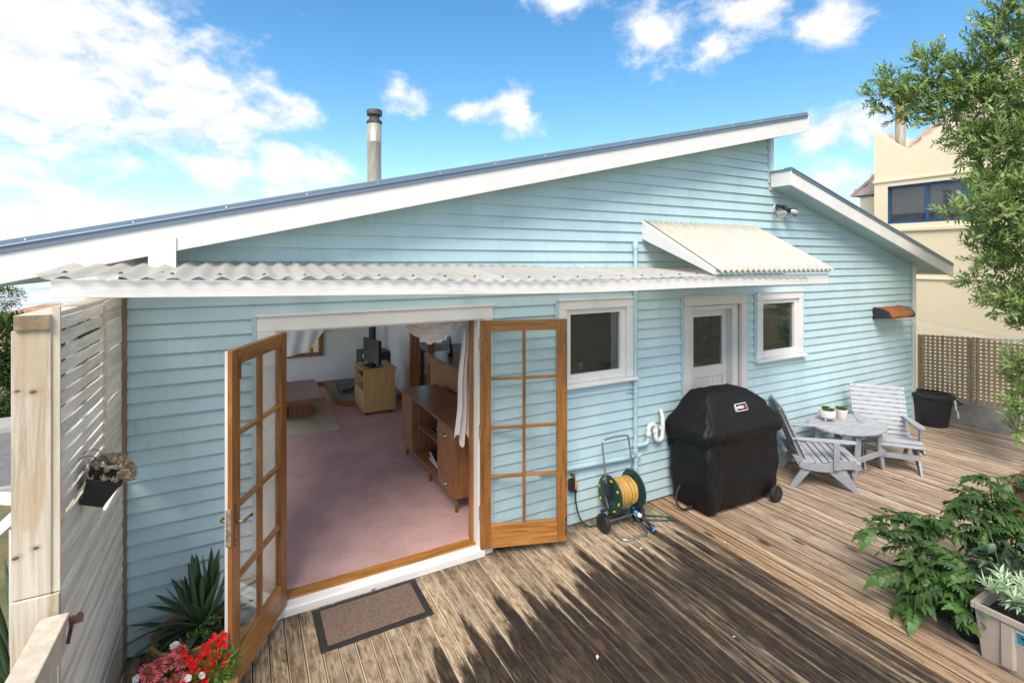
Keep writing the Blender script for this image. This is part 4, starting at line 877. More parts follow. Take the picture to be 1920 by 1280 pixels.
# twin spotlights on the gable
sp = thing('security_light', 'twin security spotlight with black arms high on blue wall', 'lamp', (5.86, -.022, 3.20))
MB().lathe([(.045, 0), (.045, -.03), (.03, -.04)], 16, axis='y').build('base', 'white_plastic', sp, auto=40)
for s_, tgt in ((-1, Vector((-.35, -.62, -.62))), (1, Vector((.85, -.35, -.42)))):
    p0 = Vector((s_*.02, -.04, .01)); p1 = Vector((s_*.075, -.085, -.01)); d = tgt.normalized()
    MB().tube([p0, p0+(p1-p0)*.6+Vector((0, 0, .025)), p1], .022, 10).build('arm', 'black_plastic', sp, smooth=True)
    MB().tube([p1-d*.02, p1+d*.03, p1+d*.06], [.026, .028, .033], 12).build('lamp_holder', 'black_plastic', sp, smooth=True)
    MB().tube([p1+d*.06, p1+d*.09, p1+d*.125, p1+d*.14], [.034, .05, .065, .066], 18, cap=False).build('reflector', 'galv_steel', sp, smooth=True)
    MB().tube([p1+d*.139, p1+d*.147], [.064, .045], 18).build('lens', 'lamp_glass', sp)
# retractable clothes line
cl = thing('clothes_line_reel', 'retractable clothes line box with weathered orange cover on wall', 'clothes line', (8.10, -.022, 1.77))
n = 14; prof = [(-.005, -.07), (-.215, -.045), (-.225, -.02), (-.19, .035), (-.12, .075), (-.05, .09), (-.005, .09)]
MB().prism(prof, lambda p, q, t_: (t_, p*.98, q*.95), .05, .65).build('drum_housing', 'black_plastic', cl)
MB().prism([(-.232, -.03), (-.205, .035), (-.13, .08), (-.05, .097), (-.05, .088), (-.128, .072), (-.198, .03), (-.225, -.03)], lambda p, q, t_: (t_, p, q), .05, .67).build('cover', 'orange_cover', cl, auto=50)
for a in (0, .675): MB().prism([(p*1.03, q*1.06) for p, q in prof], lambda p, q, t_: (t_, p, q), a, a+.05).build('end_cap', 'black_plastic', cl, auto=30)
B(.06, .66, -.26, -.215, -.055, -.045).build('line_bar', 'orange_cover', cl)
for i in range(5):
    x0 = .10+i*.13; p0 = Vector((x0, -.25, -.05)); p1 = Vector((x0*.8+.2, -3.0, -.12))
    MB().tube([p0+(p1-p0)*(k/10)-Vector((0, 0, .15*math.sin(math.pi*k/10))) for k in range(11)], .0018, 4).build('line', 'line_white', cl)

# tap and hose
tp = thing('garden_tap', 'wall tap with orange and black hose connector', 'tap', (2.775, -.022, .50))
MB().tube([(0, 0, 0), (0, -.045, 0)], .011, 8).tube([(0, -.045, .02), (0, -.05, -.015), (0, -.05, -.04)], .012, 8).build('body', 'brass_worn', tp)
MB().tube([(-.025, -.05, .04), (.035, -.05, .045)], .006, 6).tube([(0, -.048, .015), (0, -.048, .042)], .006, 6).build('handle', 'galv_steel', tp)
B(-.055, -.002, -.075, -.025, -.135, -.02).build('timer', 'black_plastic', tp, bevel=.006)
MB().lathe([(.016, -.12), (.021, -.115), (.021, -.06), (.016, -.05)], 12, (.012, -.055, 0)).build('connector', 'orange_plastic', tp, auto=40); MB().lathe([(.014, -.155), (.015, -.1205)], 12, (.012, -.055, 0)).build('hose_nut', 'black_plastic', tp)
def bez(pts, n=10):
    P_ = [Vector(p) for p in pts]; out = []
    for i in range(len(P_)-1):
        a = P_[max(i-1, 0)]; b_ = P_[i]; c = P_[i+1]; d = P_[min(i+2, len(P_)-1)]
        for k in range(n):
            t_ = k/n; out.append(.5*((2*b_)+(c-a)*t_+(2*a-5*b_+4*c-d)*t_*t_+(3*b_-a-3*c+d)*t_**3))
    return out+[P_[-1]]
hs_ = MB().tube(bez([(2.787, -.077, .345), (2.79, -.08, .25), (2.83, -.09, .10), (2.90, -.11, .02), (2.99, -.14, .014), (3.12, -.20, .03), (3.27, -.25, .10), (3.32, -.27, .20)]), .0085, 8).build('feed_hose', 'hose_green', smooth=True); tag(hs_, 'thin dark green hose from wall tap to hose reel', 'hose')
hr = thing('hose_reel', 'dark green hose reel cart with wound yellow hose and steel handle', 'hose reel', (3.20, -.25, 0))
for x, nm in ((-.135, 'disc'), (.15, 'disc')):
    MB().lathe([(.02, x-.006), (.10, x-.010), (.174, x-.006), (.180, x), (.174, x+.006), (.10, x+.010), (.02, x+.006)], 40, (0, 0, .335), axis='x').build(nm, 'reel_green', hr, auto=40)
for i in range(8):
    a = 2*math.pi*(i+.3)/8; y, z = .145*math.cos(a), .335+.145*math.sin(a)
    MB().bar((-.151, y-.012*math.sin(a), z+.012*math.cos(a)), (-.151, y+.012*math.sin(a), z-.012*math.cos(a)), .014, .010, (1, 0, 0)).build('slot', 'yellow_plastic', hr)
MB().lathe([(.075, -.12), (.075, .135)], 24, (0, 0, .335), axis='x').build('drum', 'reel_green', hr)
rr = random.Random(8)
for L_ in range(3):
    for i in range(13-L_):
        x = -.115+(i+.5*L_)*.0195; r0 = .088+L_*.017; ph = rr.uniform(0, 6.3); path = []
        for k in range(36):
            a = 2*math.pi*k/36; path.append((x+.010*math.sin(a+ph)+rr.uniform(-.001, .001), (r0+.005*math.sin(2*a+ph))*math.cos(a), .335+(r0+.005*math.sin(2*a+ph))*math.sin(a)))
        MB().tube(path, .0088, 8, closed=True).build('hose_turn', 'hose_yellow', hr, smooth=True)
MB().tube([(-.165, .0, .30), (-.165, .03, .50), (-.165, .075, .74)]+[(-.165+.04*(1-math.cos(a)), .082, .80+.03*math.sin(a)) for a in (0, .5, 1.0, 1.57)]+[(-.02, .085, .835)]+[(.13-.04+.04*math.sin(a)+.03, .082, .80+.03*math.cos(a)) for a in (0, .5, 1.0, 1.57)]+[(.165, .075, .74), (.168, .03, .50), (.168, 0, .33)], .0095, 10).build('handle', 'galv_steel', hr, smooth=True)
MB().tube([(-.165, .0, .30), (-.17, .02, .09), (-.17, -.02, .06), (-.165, -.10, .03), (-.155, -.20, .014), (-.13, -.23, .012), (.10, -.23, .012), (.13, -.21, .013), (.16, -.10, .03), (.168, -.02, .06), (.168, .02, .09), (.168, .0, .33)], .010, 10).build('foot_frame', 'galv_steel', hr, smooth=True)
for x in (-.215, .205):
    wh = MB().lathe([(.03, x-.02), (.06, x-.022), (.083, x-.02), (.088, x), (.083, x+.02), (.06, x+.022), (.03, x+.02)], 26, (0, .0, .088), axis='x').build('wheel', 'black_plastic', hr, auto=40)
    for i in range(5):
        a = 2*math.pi*i/5; MB().bar((x-.023, .018*math.cos(a), .088+.018*math.sin(a)), (x-.023, .065*math.cos(a), .088+.065*math.sin(a)), .010, .006, (1, 0, 0)).build('spoke', 'rubber_black', wh)
MB().tube([(-.20, 0, .088), (.19, 0, .088)], .008, 8).build('axle', 'galv_steel', hr)
MB().tube([(-.145, 0, .335), (-.20, 0, .335), (-.205, -.03, .31), (-.21, -.07, .25)], .016, 8).tube([(-.21, -.07, .25), (-.30, -.075, .25)], .014, 8).box(-.185, -.15, -.035, .035, .30, .44).build('crank', 'black_plastic', hr, auto=50)
gun = thing('hose_gun', 'black and blue hose spray gun hanging off hose reel', 'spray gun', (3.29, -.38, .13)); 
MB().tube([(-.01, .06, .04), (.03, -.02, .0), (.07, -.09, -.055)], .016, 8).build('body', 'black_plastic', gun, smooth=True); MB().tube([(.0, .045, .03), (.012, .015, .018)], .020, 10).build('collar', 'blue_plastic', gun); MB().tube([(.013, .012, .017), (.028, -.015, .003)], .019, 10).build('white_collar', 'white_plastic', gun)
MB().tube([(.07, -.09, -.055), (.085, -.115, -.075)], [.018, .03], 14).build('nozzle', 'black_plastic', gun); MB().tube([(.085, -.115, -.075), (.092, -.127, -.084)], [.033, .033], 16).build('nozzle_ring', 'blue_plastic', gun)
lp = MB().tube(bez([(3.35, -.22, .22), (3.40, -.22, .10), (3.50, -.22, .03), (3.66, -.30, .012), (3.72, -.36, .012), (3.70, -.40, .012), (3.60, -.36, .014), (3.48, -.28, .014), (3.34, -.24, .016)]), .0085, 8).build('hose_loop', 'hose_green', smooth=True); tag(lp, 'loop of dark green hose lying on deck beside reel', 'hose')

# covered barbecue
bq = thing('covered_barbecue', 'barbecue under a black fabric cover with white and red badge', 'barbecue', (4.56, -.33, 0))
LV = [(.06, -.53, .46, -.24, .25), (.14, -.55, .49, -.255, .26), (.30, -.57, .51, -.27, .27), (.48, -.585, .525, -.28, .275), (.62, -.595, .535, -.285, .28), (.72, -.60, .54, -.29, .285), (.79, -.61, .55, -.30, .29), (.835, -.615, .555, -.305, .295), (.87, -.60, .545, -.295, .285),
      (.93, -.56, .50, -.26, .25), (1.0, -.52, .43, -.225, .215), (1.07, -.48, .355, -.19, .18), (1.14, -.44, .27, -.155, .145), (1.185, -.40, .20, -.125, .12), (1.205, -.34, .13, -.08, .08), (1.21, -.2, 0, -.02, .02)]
N = 144; vs = []; rq = random.Random(2)
import bisect
def lv(z):
    i = min(max(bisect.bisect([l[0] for l in LV], z)-1, 0), len(LV)-2); a, b_ = LV[i], LV[i+1]; q = (z-a[0])/(b_[0]-a[0]); return [a[k]+(b_[k]-a[k])*q for k in range(5)]
zs = [.06+(.835-.06)*i/26 for i in range(27)]+[.835+(1.205-.835)*i/18 for i in range(1, 19)]+[1.21]
for z in zs:
    _, xa, xb, ya, yb = lv(z); cx_, cy_ = (xa+xb)/2, (ya+yb)/2; hx, hy = (xb-xa)/2, (yb-ya)/2
    for j in range(N):
        a = 2*math.pi*j/N; a = a-.16*math.sin(4*a); c, s_ = math.cos(a), math.sin(a); e = .14
        px = cx_+hx*math.copysign(abs(c)**e, c); py = cy_+hy*math.copysign(abs(s_)**e, s_)
        out = Vector((c*.7, s_, 0)).normalized(); f = 0
        low = max(0, (.80-z)/.8)
        f += low*.042*mnoise.noise(Vector((px*4.2+1.3, py*4.2, z*.9))) + low*.020*mnoise.noise(Vector((px*11, py*11, z*1.5+4)))
        f += .020*mnoise.noise(Vector((px*6, py*6, z*7)))*(1 if z < 1.15 else .4) + .006*mnoise.noise(Vector((px*16, py*16, z*14)))
        f += .022*(1-abs(mnoise.noise(Vector((px*2.6+7, py*2.6, z*1.1)))))**9 - .012*(1-abs(mnoise.noise(Vector((px*3.7, py*3.7+5, z*2.3)))))**12
        # hem of the upper skirt: soft drooping fold under the shoulder
        dro = .66+.07*math.sin(px*7+py*5)+.03*math.sin(py*17)
        f += -.030*(1 if z < dro else 0)*max(.25, 1-(dro-z)/.45)
        f += low**.5*.026*(.5-abs(mnoise.noise(Vector((px*5.5+3, py*5.5, z*.5)))))*(z < dro)
        sagz = 0
        if z > .9: sagz = -.012*abs(mnoise.noise(Vector((px*5, py*5, 2))))
        vs.append((px+out.x*f, py+out.y*f, z+sagz+(.022*mnoise.noise(Vector((px*3, py*3, 9))) if z < .1 else 0)))
fs = []
for i in range(len(zs)-1):
    for j in range(N): fs.append((i*N+j, i*N+(j+1) % N, (i+1)*N+(j+1) % N, (i+1)*N+j))
fs.append(tuple(range((len(zs)-1)*N, len(zs)*N)))
cvr = MB().add(vs, fs).build('cover', 'cover_black', bq, smooth=True)
def seam(pts): MB().tube([Vector(p) for p in pts], .0022, 5).build('seam', 'cover_black', cvr)
fl = lambda z: lv(z)
def corner(z, ix, iy, o_=.004):
    l = fl(z); x = l[1] if ix < 0 else l[2]; y = l[3] if iy < 0 else l[4]; return (x*(.985), y*.985, z)
for ix in (-1, 1): seam([corner(z, ix, -1) for z in [.84+.03*i for i in range(12)]])
# wheels, caster, hose
for x in (.33,):
    wh = MB().lathe([(.02, -.022), (.055, -.024), (.082, -.02), (.09, 0), (.082, .02), (.055, .024), (.02, .022)], 26, (.40, -.315, .09), axis='y').build('wheel', 'rubber_black', bq, auto=35)
    MB().lathe([(.001, -.028), (.05, -.0265), (.056, -.025)], 20, (.40, -.315, .09), axis='y').build('hub', 'black_plastic', wh)
    for i in range(6):
        a = 2*math.pi*i/6; MB().bar((.40+.02*math.cos(a), -.341, .09+.02*math.sin(a)), (.40+.065*math.cos(a), -.341, .09+.065*math.sin(a)), .012, .006, (0, 1, 0)).build('spoke', 'rubber_black', wh)
for x, y in ((-.42, -.2), (-.42, .2), (.40, .22)): MB().lathe([(.03, -.015), (.032, 0), (.03, .015)], 16, (x, y, .032), axis='y').box(x-.02, x+.02, y-.02, y+.02, .05, .08).build('castor', 'black_plastic', bq)
B(-.47, .42, -.22, .22, .075, .10).build('base_shelf', 'black_plastic', bq)
MB().tube(bez([(-.56, .10, .22), (-.63, .08, .16), (-.66, .05, .08), (-.62, 0, .03), (-.54, -.03, .05), (-.48, -.02, .10)]), .011, 8).build('gas_hose', 'rubber_black', bq, smooth=True)
# badge: rounded plate, lettering and red kettle mark, lying on the front slope
n0 = Vector((0, -.335/.335*.0, 0))
pA = Vector((0, fl(.93)[3], .93)); pB = Vector((0, fl(1.14)[3], 1.14)); upv = (pB-pA).normalized(); rt = Vector((1, 0, 0)); nv = rt.cross(upv).normalized()
bd = bpy.data.objects.new('badge', None); COL.objects.link(bd); bd.parent = bq
mx_ = Matrix((rt, upv, nv)).transposed().to_4x4(); mx_.translation = pA+upv*.115+Vector((-.035, 0, 0))+nv*.022; bd.matrix_local = mx_
def rrect(w_, h, r, n=5):
    pts = []
    for cx_, cy_, a0 in ((w_/2-r, h/2-r, 0), (-w_/2+r, h/2-r, 90), (-w_/2+r, -h/2+r, 180), (w_/2-r, -h/2+r, 270)):
        pts += [(cx_+r*math.cos(R_(a0+90*i/n)), cy_+r*math.sin(R_(a0+90*i/n))) for i in range(n+1)]
    return pts
xyz = lambda p, q, t_: (p, q, t_)
MB().prism(rrect(.168, .078, .012), xyz, -.022, .002).build('border', 'white_plastic', bd); MB().prism(rrect(.156, .066, .008), xyz, .0022, .003).build('ground', 'black_plastic', bd)
def text(txt, size, m, parent, loc, name='lettering', bold=0.0, sx=1.0, rot=(0, 0, 0), ext=.0005, sp_=1.0):
    cd = bpy.data.curves.new(name, 'FONT'); cd.body = txt; cd.size = size; cd.extrude = ext; cd.offset = bold; cd.align_x = 'CENTER'; cd.align_y = 'CENTER'; cd.space_character = sp_
    o = bpy.data.objects.new(name, cd); COL.objects.link(o); dg = bpy.context.evaluated_depsgraph_get(); me = bpy.data.meshes.new_from_object(o.evaluated_get(dg))
    bpy.data.objects.remove(o); me.materials.clear(); me.materials.append(M[m])
    q = bpy.data.objects.new(name, me); COL.objects.link(q); q.parent = parent; q.location = loc; q.rotation_euler = rot; q.scale = (sx, 1, 1); return q
text('weber', .053, 'white_plastic', bd, (-.0225, .002, .0048), bold=.0009, sx=.80)
MB().prism([(.016*math.cos(R_(180*i/10)), .014*math.sin(R_(180*i/10))) for i in range(11)], xyz, .0032, .0042).prism([(.016*math.cos(R_(180+180*i/10)), -.002+.012*math.sin(R_(180+180*i/10))) for i in range(11)], xyz, .0032, .0042).prism([(-.011, -.010), (-.016, -.026), (-.013, -.026), (-.007, -.011)], xyz, .0032, .0042).prism([(.011, -.010), (.007, -.011), (.013, -.026), (.016, -.026)], xyz, .0032, .0042).build('kettle_mark', 'logo_red', bd, loc=(.053, .002, 0))

# ---- garden furniture
def chair(label, loc, ang):
    c = thing('garden_chair', label, 'chair', loc, ang, 'grey wooden garden chairs')
    for s_ in (-1, 1):
        y0, y1 = (s_*.265, s_*.29) if s_ > 0 else (s_*.29, s_*.265)
        xz = lambda p, q, t_: (p, t_, q)
        MB().prism([(.06, .34), (.17, .33), (.375, .0), (.31, .0), (.03, .22)], xz, y0, y1).build('leg', 'chair_grey', c, bevel=.003)
        MB().prism([(-.30, .36), (-.20, .34), (-.06, .26), (-.17, .12), (-.255, .0), (-.33, .0), (-.21, .20)], xz, y0, y1).build('leg', 'chair_grey', c, bevel=.003)
        rail = [(-.24, .24), (-.18, .215), (-.05, .20), (.08, .205), (.20, .25), (.30, .26), (.36, .25), (.38, .28), (.36, .315), (.28, .345), (.18, .345), (.05, .305), (-.1, .285), (-.22, .30)]
        y2, y3 = (y1+.0005, y1+.022) if s_ > 0 else (y0-.022, y0-.0005)
        MB().prism(rail, xz, y2, y3).build('side_rail', 'chair_grey', c, bevel=.003)
        # back upright
        y4, y5 = (s_*.225, s_*.2645) if s_ > 0 else (s_*.2645, s_*.225)
        MB().prism([(-.17, .20), (-.13, .22), (-.385, .87), (-.43, .86)], xz, y4, y5).build('back_upright', 'chair_grey', c, bevel=.003)
        # arm rest and its post
        a0, a1 = (s_*.235, s_*.335) if s_ > 0 else (s_*.335, s_*.235)
        MB().prism([(-.30, .02*0), (-.30, .05), (.22, .10), (.31, .085), (.335, .05), (.31, .015), (.22, 0)], lambda p, q, t_: (p, s_*(.24+q), t_+.02*(p+.3)), .525, .547).build('armrest', 'chair_top', c, bevel=.004)
        MB().prism([(.10, .24), (.16, .24), (.16, .535), (.10, .535)], xz, *((y3+.0005, y3+.022) if s_ > 0 else (y2-.022, y2-.0005))).build('arm_post', 'chair_grey', c, bevel=.003)
    for i in range(9):                           # seat slats follow the dipped rail
        x = -.17+i*.064; z = .292+.25*max(0, x-.02)*.9 - (.30*max(0, x-.24)) ; z = .29+.06*math.sin(max(0, min(1, (x+.05)/.4))*math.pi*.5) - (.03 if x > .33 else 0)
        B(-.028, .028, -.312, .312, 0, .02).build('seat_slat', 'chair_top', c, bevel=.003, loc=(x, 0, z), rot=(0, R_(-6 if x < .2 else 10), 0))
    for i in range(12):                          # back slats
        q = i/11; x = -.155-.25*q; z = .29+.57*q
        B(-.010, .010, -.30, .30, -.0215, .0215).build('back_slat', 'chair_top', c, bevel=.003, loc=(x+.012, 0, z), rot=(0, R_(-21.5), 0))
    B(.30, .33, -.264, .264, .17, .23).build('stretcher', 'chair_grey', c)
    return c
chair('grey slatted garden chair beside the covered barbecue, seen from behind its arm', (5.875, -.50, .006), R_(-43.5))
chair('grey slatted garden chair facing the camera on the far side of the oval table', (7.15, -.63, .006), R_(-141.5))
tb = thing('oval_table', 'grey slatted oval garden table with two potted succulents on it', 'table', (6.55, -.50, .006))
# top of planks along x, cut to an oval
A_, B_2, npl = .485, .385, 8
for i in range(npl):
    y0 = -B_2+i*2*B_2/npl+.004; y1 = -B_2+(i+1)*2*B_2/npl-.004; pts = []
    for k in range(9):
        y = y0+(y1-y0)*k/8; pts.append((A_*math.sqrt(max(0, 1-(y/B_2)**2)), y))
    poly = pts+[(-x, y) for x, y in reversed(pts)]
    clean = [poly[0]]
    for p in poly[1:]:
        if (Vector(p)-Vector(clean[-1])).length > .003: clean.append(p)
    MB().prism(clean, xyz, .525, .547).build('top_plank', 'chair_top', tb, bevel=.002)
for s_ in (-1, 1):
    for e in (-1, 1):
        MB().prism([(e*.17, .5245), (e*.26, .5245), (e*.345, 0), (e*.29, 0), (e*.20, .25)], lambda p, q, t_: (p, t_, q), s_*.25-.011, s_*.25+.011).build('leg', 'chair_grey', tb, bevel=.003)
    B(-.30, .30, s_*.25-.034, s_*.25-.0115, .20, .26).build('stretcher', 'chair_grey', tb, bevel=.003)
B(-.03, .03, -.25, .25, .48, .5245).build('bearer', 'chair_grey', tb); B(-.24, -.18, -.30, .30, .48, .5245).build('bearer', 'chair_grey', tb); B(.18, .24, -.30, .30, .48, .5245).build('bearer', 'chair_grey', tb)
def leaf_mesh(name, m, L, W, th=.0, curl=.0, nseg=6, fold=.15, tip=1.0):
    # leaf along +x, with midrib fold and curl
    b = MB(); vs = []
    for i in range(nseg+1):
        s_ = i/nseg; w_ = W*(math.sin(math.pi*min(1, s_**.8*tip))+.02)*.5; z = curl*s_*s_*L
        vs += [(s_*L, -w_, z+fold*w_), (s_*L, 0, z-(th if th else 0)), (s_*L, w_, z+fold*w_)]
    fs = []
    for i in range(nseg):
        a = i*3; fs += [(a, a+3, a+4, a+1), (a+1, a+4, a+5, a+2)]
    return b.add(vs, fs).mesh(name, m, True)
def rosette(name, me, parent, c, rad, n, tilt0=70, tilt1=15, scale=1.0, seed=0, rzs=True):
    r_ = random.Random(seed)
    for i in range(n):
        q = (i+.5)/n; az = i*2.39996; el = R_(tilt0+(tilt1-tilt0)*q)
        inst(name, me, parent, c, Euler((0, -el, az)), scale*(.55+.45*q)*r_.uniform(.85, 1.15))
ps = leaf_mesh('leaf', 'pot_succulent', .044, .022, .004, .25)
p1 = thing('footed_pot', 'pink ribbed bowl on little feet with green succulent on oval table', 'pot', (6.44, -.33, .5535))
MB().lathe([(.035, .025), (.062, .028), (.078, .045), (.082, .062), (.079, .066), (.084, .080), (.080, .084), (.082, .10), (.076, .118), (.066, .118), (.066, .10)], 28).build('bowl', 'ceramic_pink', p1, auto=50)
for i in range(3):
    a = 2*math.pi*i/3-.9; MB().lathe([(.006, 0), (.014, .03)], 10, (.05*math.cos(a), .05*math.sin(a), 0)).build('foot', 'ceramic_pink', p1, smooth=True)
MB().lathe([(.0655, .10), (.03, .108)], 20).build('soil', 'soil', p1)
for k, (dx, dy) in enumerate(((-.035, .0), (.03, .02), (.0, -.035), (.02, .04))): rosette('leaf', ps, p1, (dx*1.3, dy*1.3, .118), .03, 16, seed=k)
p2_ = thing('white_pot', 'plain white pot with green succulent behind the footed bowl', 'pot', (6.66, -.38, .5535))
MB().lathe([(.05, 0), (.054, .005), (.064, .115), (.060, .117), (.056, .10)], 26).build('pot', 'ceramic_pink', p2_, auto=40); MB().lathe([(.057, .10), (.03, .106)], 20).build('soil', 'soil', p2_)
for k, (dx, dy) in enumerate(((-.03, .0), (.03, .015), (.0, -.03), (-.01, .035))): rosette('leaf', ps, p2_, (dx*1.2, dy*1.2, .116), .03, 16, seed=k+5)
p1.scale = (1.12,)*3; p2_.scale = (1.05,)*3
# black bin
bn = thing('black_bin', 'black plastic rubbish bin with ribbed lid in the deck corner', 'bin', (9.44, -.20, .006))
MB().lathe([(.195, 0), (.20, .005), (.255, .43), (.268, .435), (.268, .46), (.25, .462)], 40).build('body', 'black_plastic', bn, auto=35)
ld = MB().lathe([(.283, .445), (.285, .475), (.275, .485), (.235, .490), (.225, .482), (.12, .495), (.02, .500)], 40).build('lid', 'black_plastic', bn, auto=30)
for i in range(8):
    a = 2*math.pi*i/8; MB().bar((.05*math.cos(a), .05*math.sin(a), .503), (.22*math.cos(a), .22*math.sin(a), .490), .014, .010).build('rib', 'black_plastic', ld)
MB().tube([(-.07, 0, .50), (-.05, 0, .525), (.05, 0, .525), (.07, 0, .50)], .010, 8).build('lid_handle', 'black_plastic', ld, smooth=True)
for s_ in (-1, 1):
    MB().tube([(s_*.2*.6-.13, -s_*.2, .40), (s_*.21*.6-.17, -s_*.28, .37), (s_*.21*.6+.0, -s_*.33, .37), (s_*.2*.6+.07, -s_*.24, .40)], .011, 8).build('handle', 'black_plastic', bn, smooth=True)
MB().add([(-.02+.004*math.sin(k*2)+.05*(k > 3), -.29-.004*k, .44-.045*k) for k in range(7)]+[(.005+.004*math.sin(k*2)+.05*(k > 3), -.30-.004*k, .44-.045*k) for k in range(7)], [(k, k+1, k+8, k+7) for k in range(6)]).build('bag_tie', 'white_plastic', bn)

# ================================================================== timber screen, post and handrail on the left
sc = thing('slatted_screen', 'weathered timber slat screen with thick square post and cap at deck edge', 'screen', (0, 0, 0))
B(-.812, -.690, -1.30, -1.19, 1.192, 2.268).build('post', 'post_timber', sc, bevel=.003); B(-.815, -.690, -1.303, -1.19, -1.6, 1.188).build('post', 'post_timber', sc, bevel=.006)
B(-.80, -.690, -1.315, -.03, 2.269, 2.330, 0, {2: 1}).build('cap_beam', ['pale_timber', 'end_grain'], sc, bevel=.002)
rs = random.Random(31)
def slat(y0, y1, z, h, bow=0.0, th=.011, x=-.684):
    n = 6; b = MB(); vs = []
    for i in range(n+1):
        y = (y1-y0)*i/n; dz = bow*math.sin(math.pi*i/n)
        vs += [(0, y, dz), (th, y, dz), (th, y, dz+h), (0, y, dz+h)]
    fs = [(3, 2, 1, 0), tuple(range(4*n, 4*n+4))]
    for i in range(n):
        for j in range(4): fs.append((i*4+j, i*4+(j+1) % 4, (i+1)*4+(j+1) % 4, (i+1)*4+j))
    b.add(vs, fs).build('slat', 'slat_timber', sc, loc=(x+rs.uniform(-.002, .002), y0, z), rot=(rs.uniform(-.004, .004), 0, 0))
for i in range(13): slat(-1.275, -.508, 2.262-.0655*i, .050, rs.uniform(-.003, .004))
for i in range(19): slat(-.492, -.03, 2.262-.0575*i, .055, rs.uniform(0, .012))
for i in range(8): slat(-1.275, -.508, 1.41-.0345*i, .0346)
z = 1.14
while z > -.1: slat(-1.275, -.03, z, .0346, 0, th=.013+rs.uniform(0, .007)); z -= .0345
B(-.690, -.664, -1.291, -1.277, 1.19, 2.36).build('batten', 'pale_timber', sc); B(-.690, -.662, -.506, -.494, 1.25, 2.30).build('batten', 'pale_timber', sc); B(-.70, -.664, -1.31, -1.28, -.1, 1.185).build('batten', 'raw_timber', sc)
B(-.735, -.705, -.92, -.86, 1.2, 2.26).build('back_batten', 'pale_timber', sc)
hrail = thing('handrail', 'pale timber handrail with rusty end bracket running toward the camera', 'handrail', (0, 0, 0))
B(-.712, -.620, -3.9, -1.345, 1.085, 1.122).build('top_rail', 'pale_timber', hrail, bevel=.005); B(-.652, -.628, -3.9, -1.36, .985, 1.0845).build('side_rail', 'pale_timber', hrail, bevel=.003)
B(-.70, -.655, -1.44, -1.36, -.1, 1.0845).build('rail_post', 'raw_timber', hrail, bevel=.003)
for i in range(12): B(-.652, -.632, -1.52-i*.115, -1.46-i*.115, -.1, .9845).build('paling', 'pale_timber', hrail, bevel=.003)
MB().box(-.6195, -.575, -1.362, -1.352, 1.075, 1.105).prism([(-.620, 1.105), (-.61, 1.112), (-.60, 1.107), (-.59, 1.118), (-.576, 1.113), (-.576, 1.1052), (-.620, 1.1052)], lambda p, q, t_: (p, t_, q), -1.362, -1.358).bar((-.612, -1.356, 1.075), (-.624, -1.356, 1.0), .010, .012).build('bracket', 'rusty_steel', hrail)
# hanging pot of succulents
hp_ = thing('hanging_pot', 'tilted black square pot of pale succulents hooked on slatted screen', 'plant pot', (-.632, -.945, 1.40))
tp_ = bpy.data.objects.new('pot', None); COL.objects.link(tp_); tp_.parent = hp_; tp_.rotation_euler = (R_(6), R_(24), R_(8))
def frus(b, w0, w1, z0, z1): return b.add([(-w0, -w0, z0), (w0, -w0, z0), (w0, w0, z0), (-w0, w0, z0), (-w1, -w1, z1), (w1, -w1, z1), (w1, w1, z1), (-w1, w1, z1)], [(0, 3, 2, 1), (4, 5, 6, 7), (0, 1, 5, 4), (1, 2, 6, 5), (2, 3, 7, 6), (3, 0, 4, 7)])
b = frus(MB(), .046, .066, 0, .115); b.build('pot_body', 'black_plastic', tp_, bevel=.006); frus(MB(), .070, .073, .1152, .135).build('pot_rim', 'black_plastic', tp_, bevel=.004)
frus(MB(), .060, .060, .1352, .138).build('soil', 'soil', tp_)
for y in (-.045, .045): MB().tube(bez([(.02, y, .14), (.03, y, .20), (0, y, .235), (-.05, y, .215), (-.10, y-.01, .15)], 6), .0022, 5).tube([(-.01, y, .14), (-.07, y-.01, .105)], .0022, 5).build('hook', 'wire_metal', hp_, smooth=True)
sl = leaf_mesh('leaf', 'succulent_leaf', .034, .019, .005, .35); sl2 = leaf_mesh('leaf', 'succulent_green', .048, .024, .006, .3)
rosette('leaf', sl2, tp_, (-.01, -.01, .185), .05, 14, 80, 20, 1.0, 1)
rg = random.Random(9)
for i in range(95):
    a = rg.uniform(0, 6.28); rr_ = .105*math.sqrt(rg.uniform(.02, 1)); x, y = rr_*math.cos(a)*1.0+.008, rr_*math.sin(a)*1.0-.004; z = .135+.075*(1-(rr_/.11)**2)
    for k in range(5):
        az = a+rg.uniform(-2.2, 2.2); inst('leaf', sl, tp_, (x, y, z), Euler((0, -R_(rg.uniform(5, 75)), az)), rg.uniform(.55, .95))

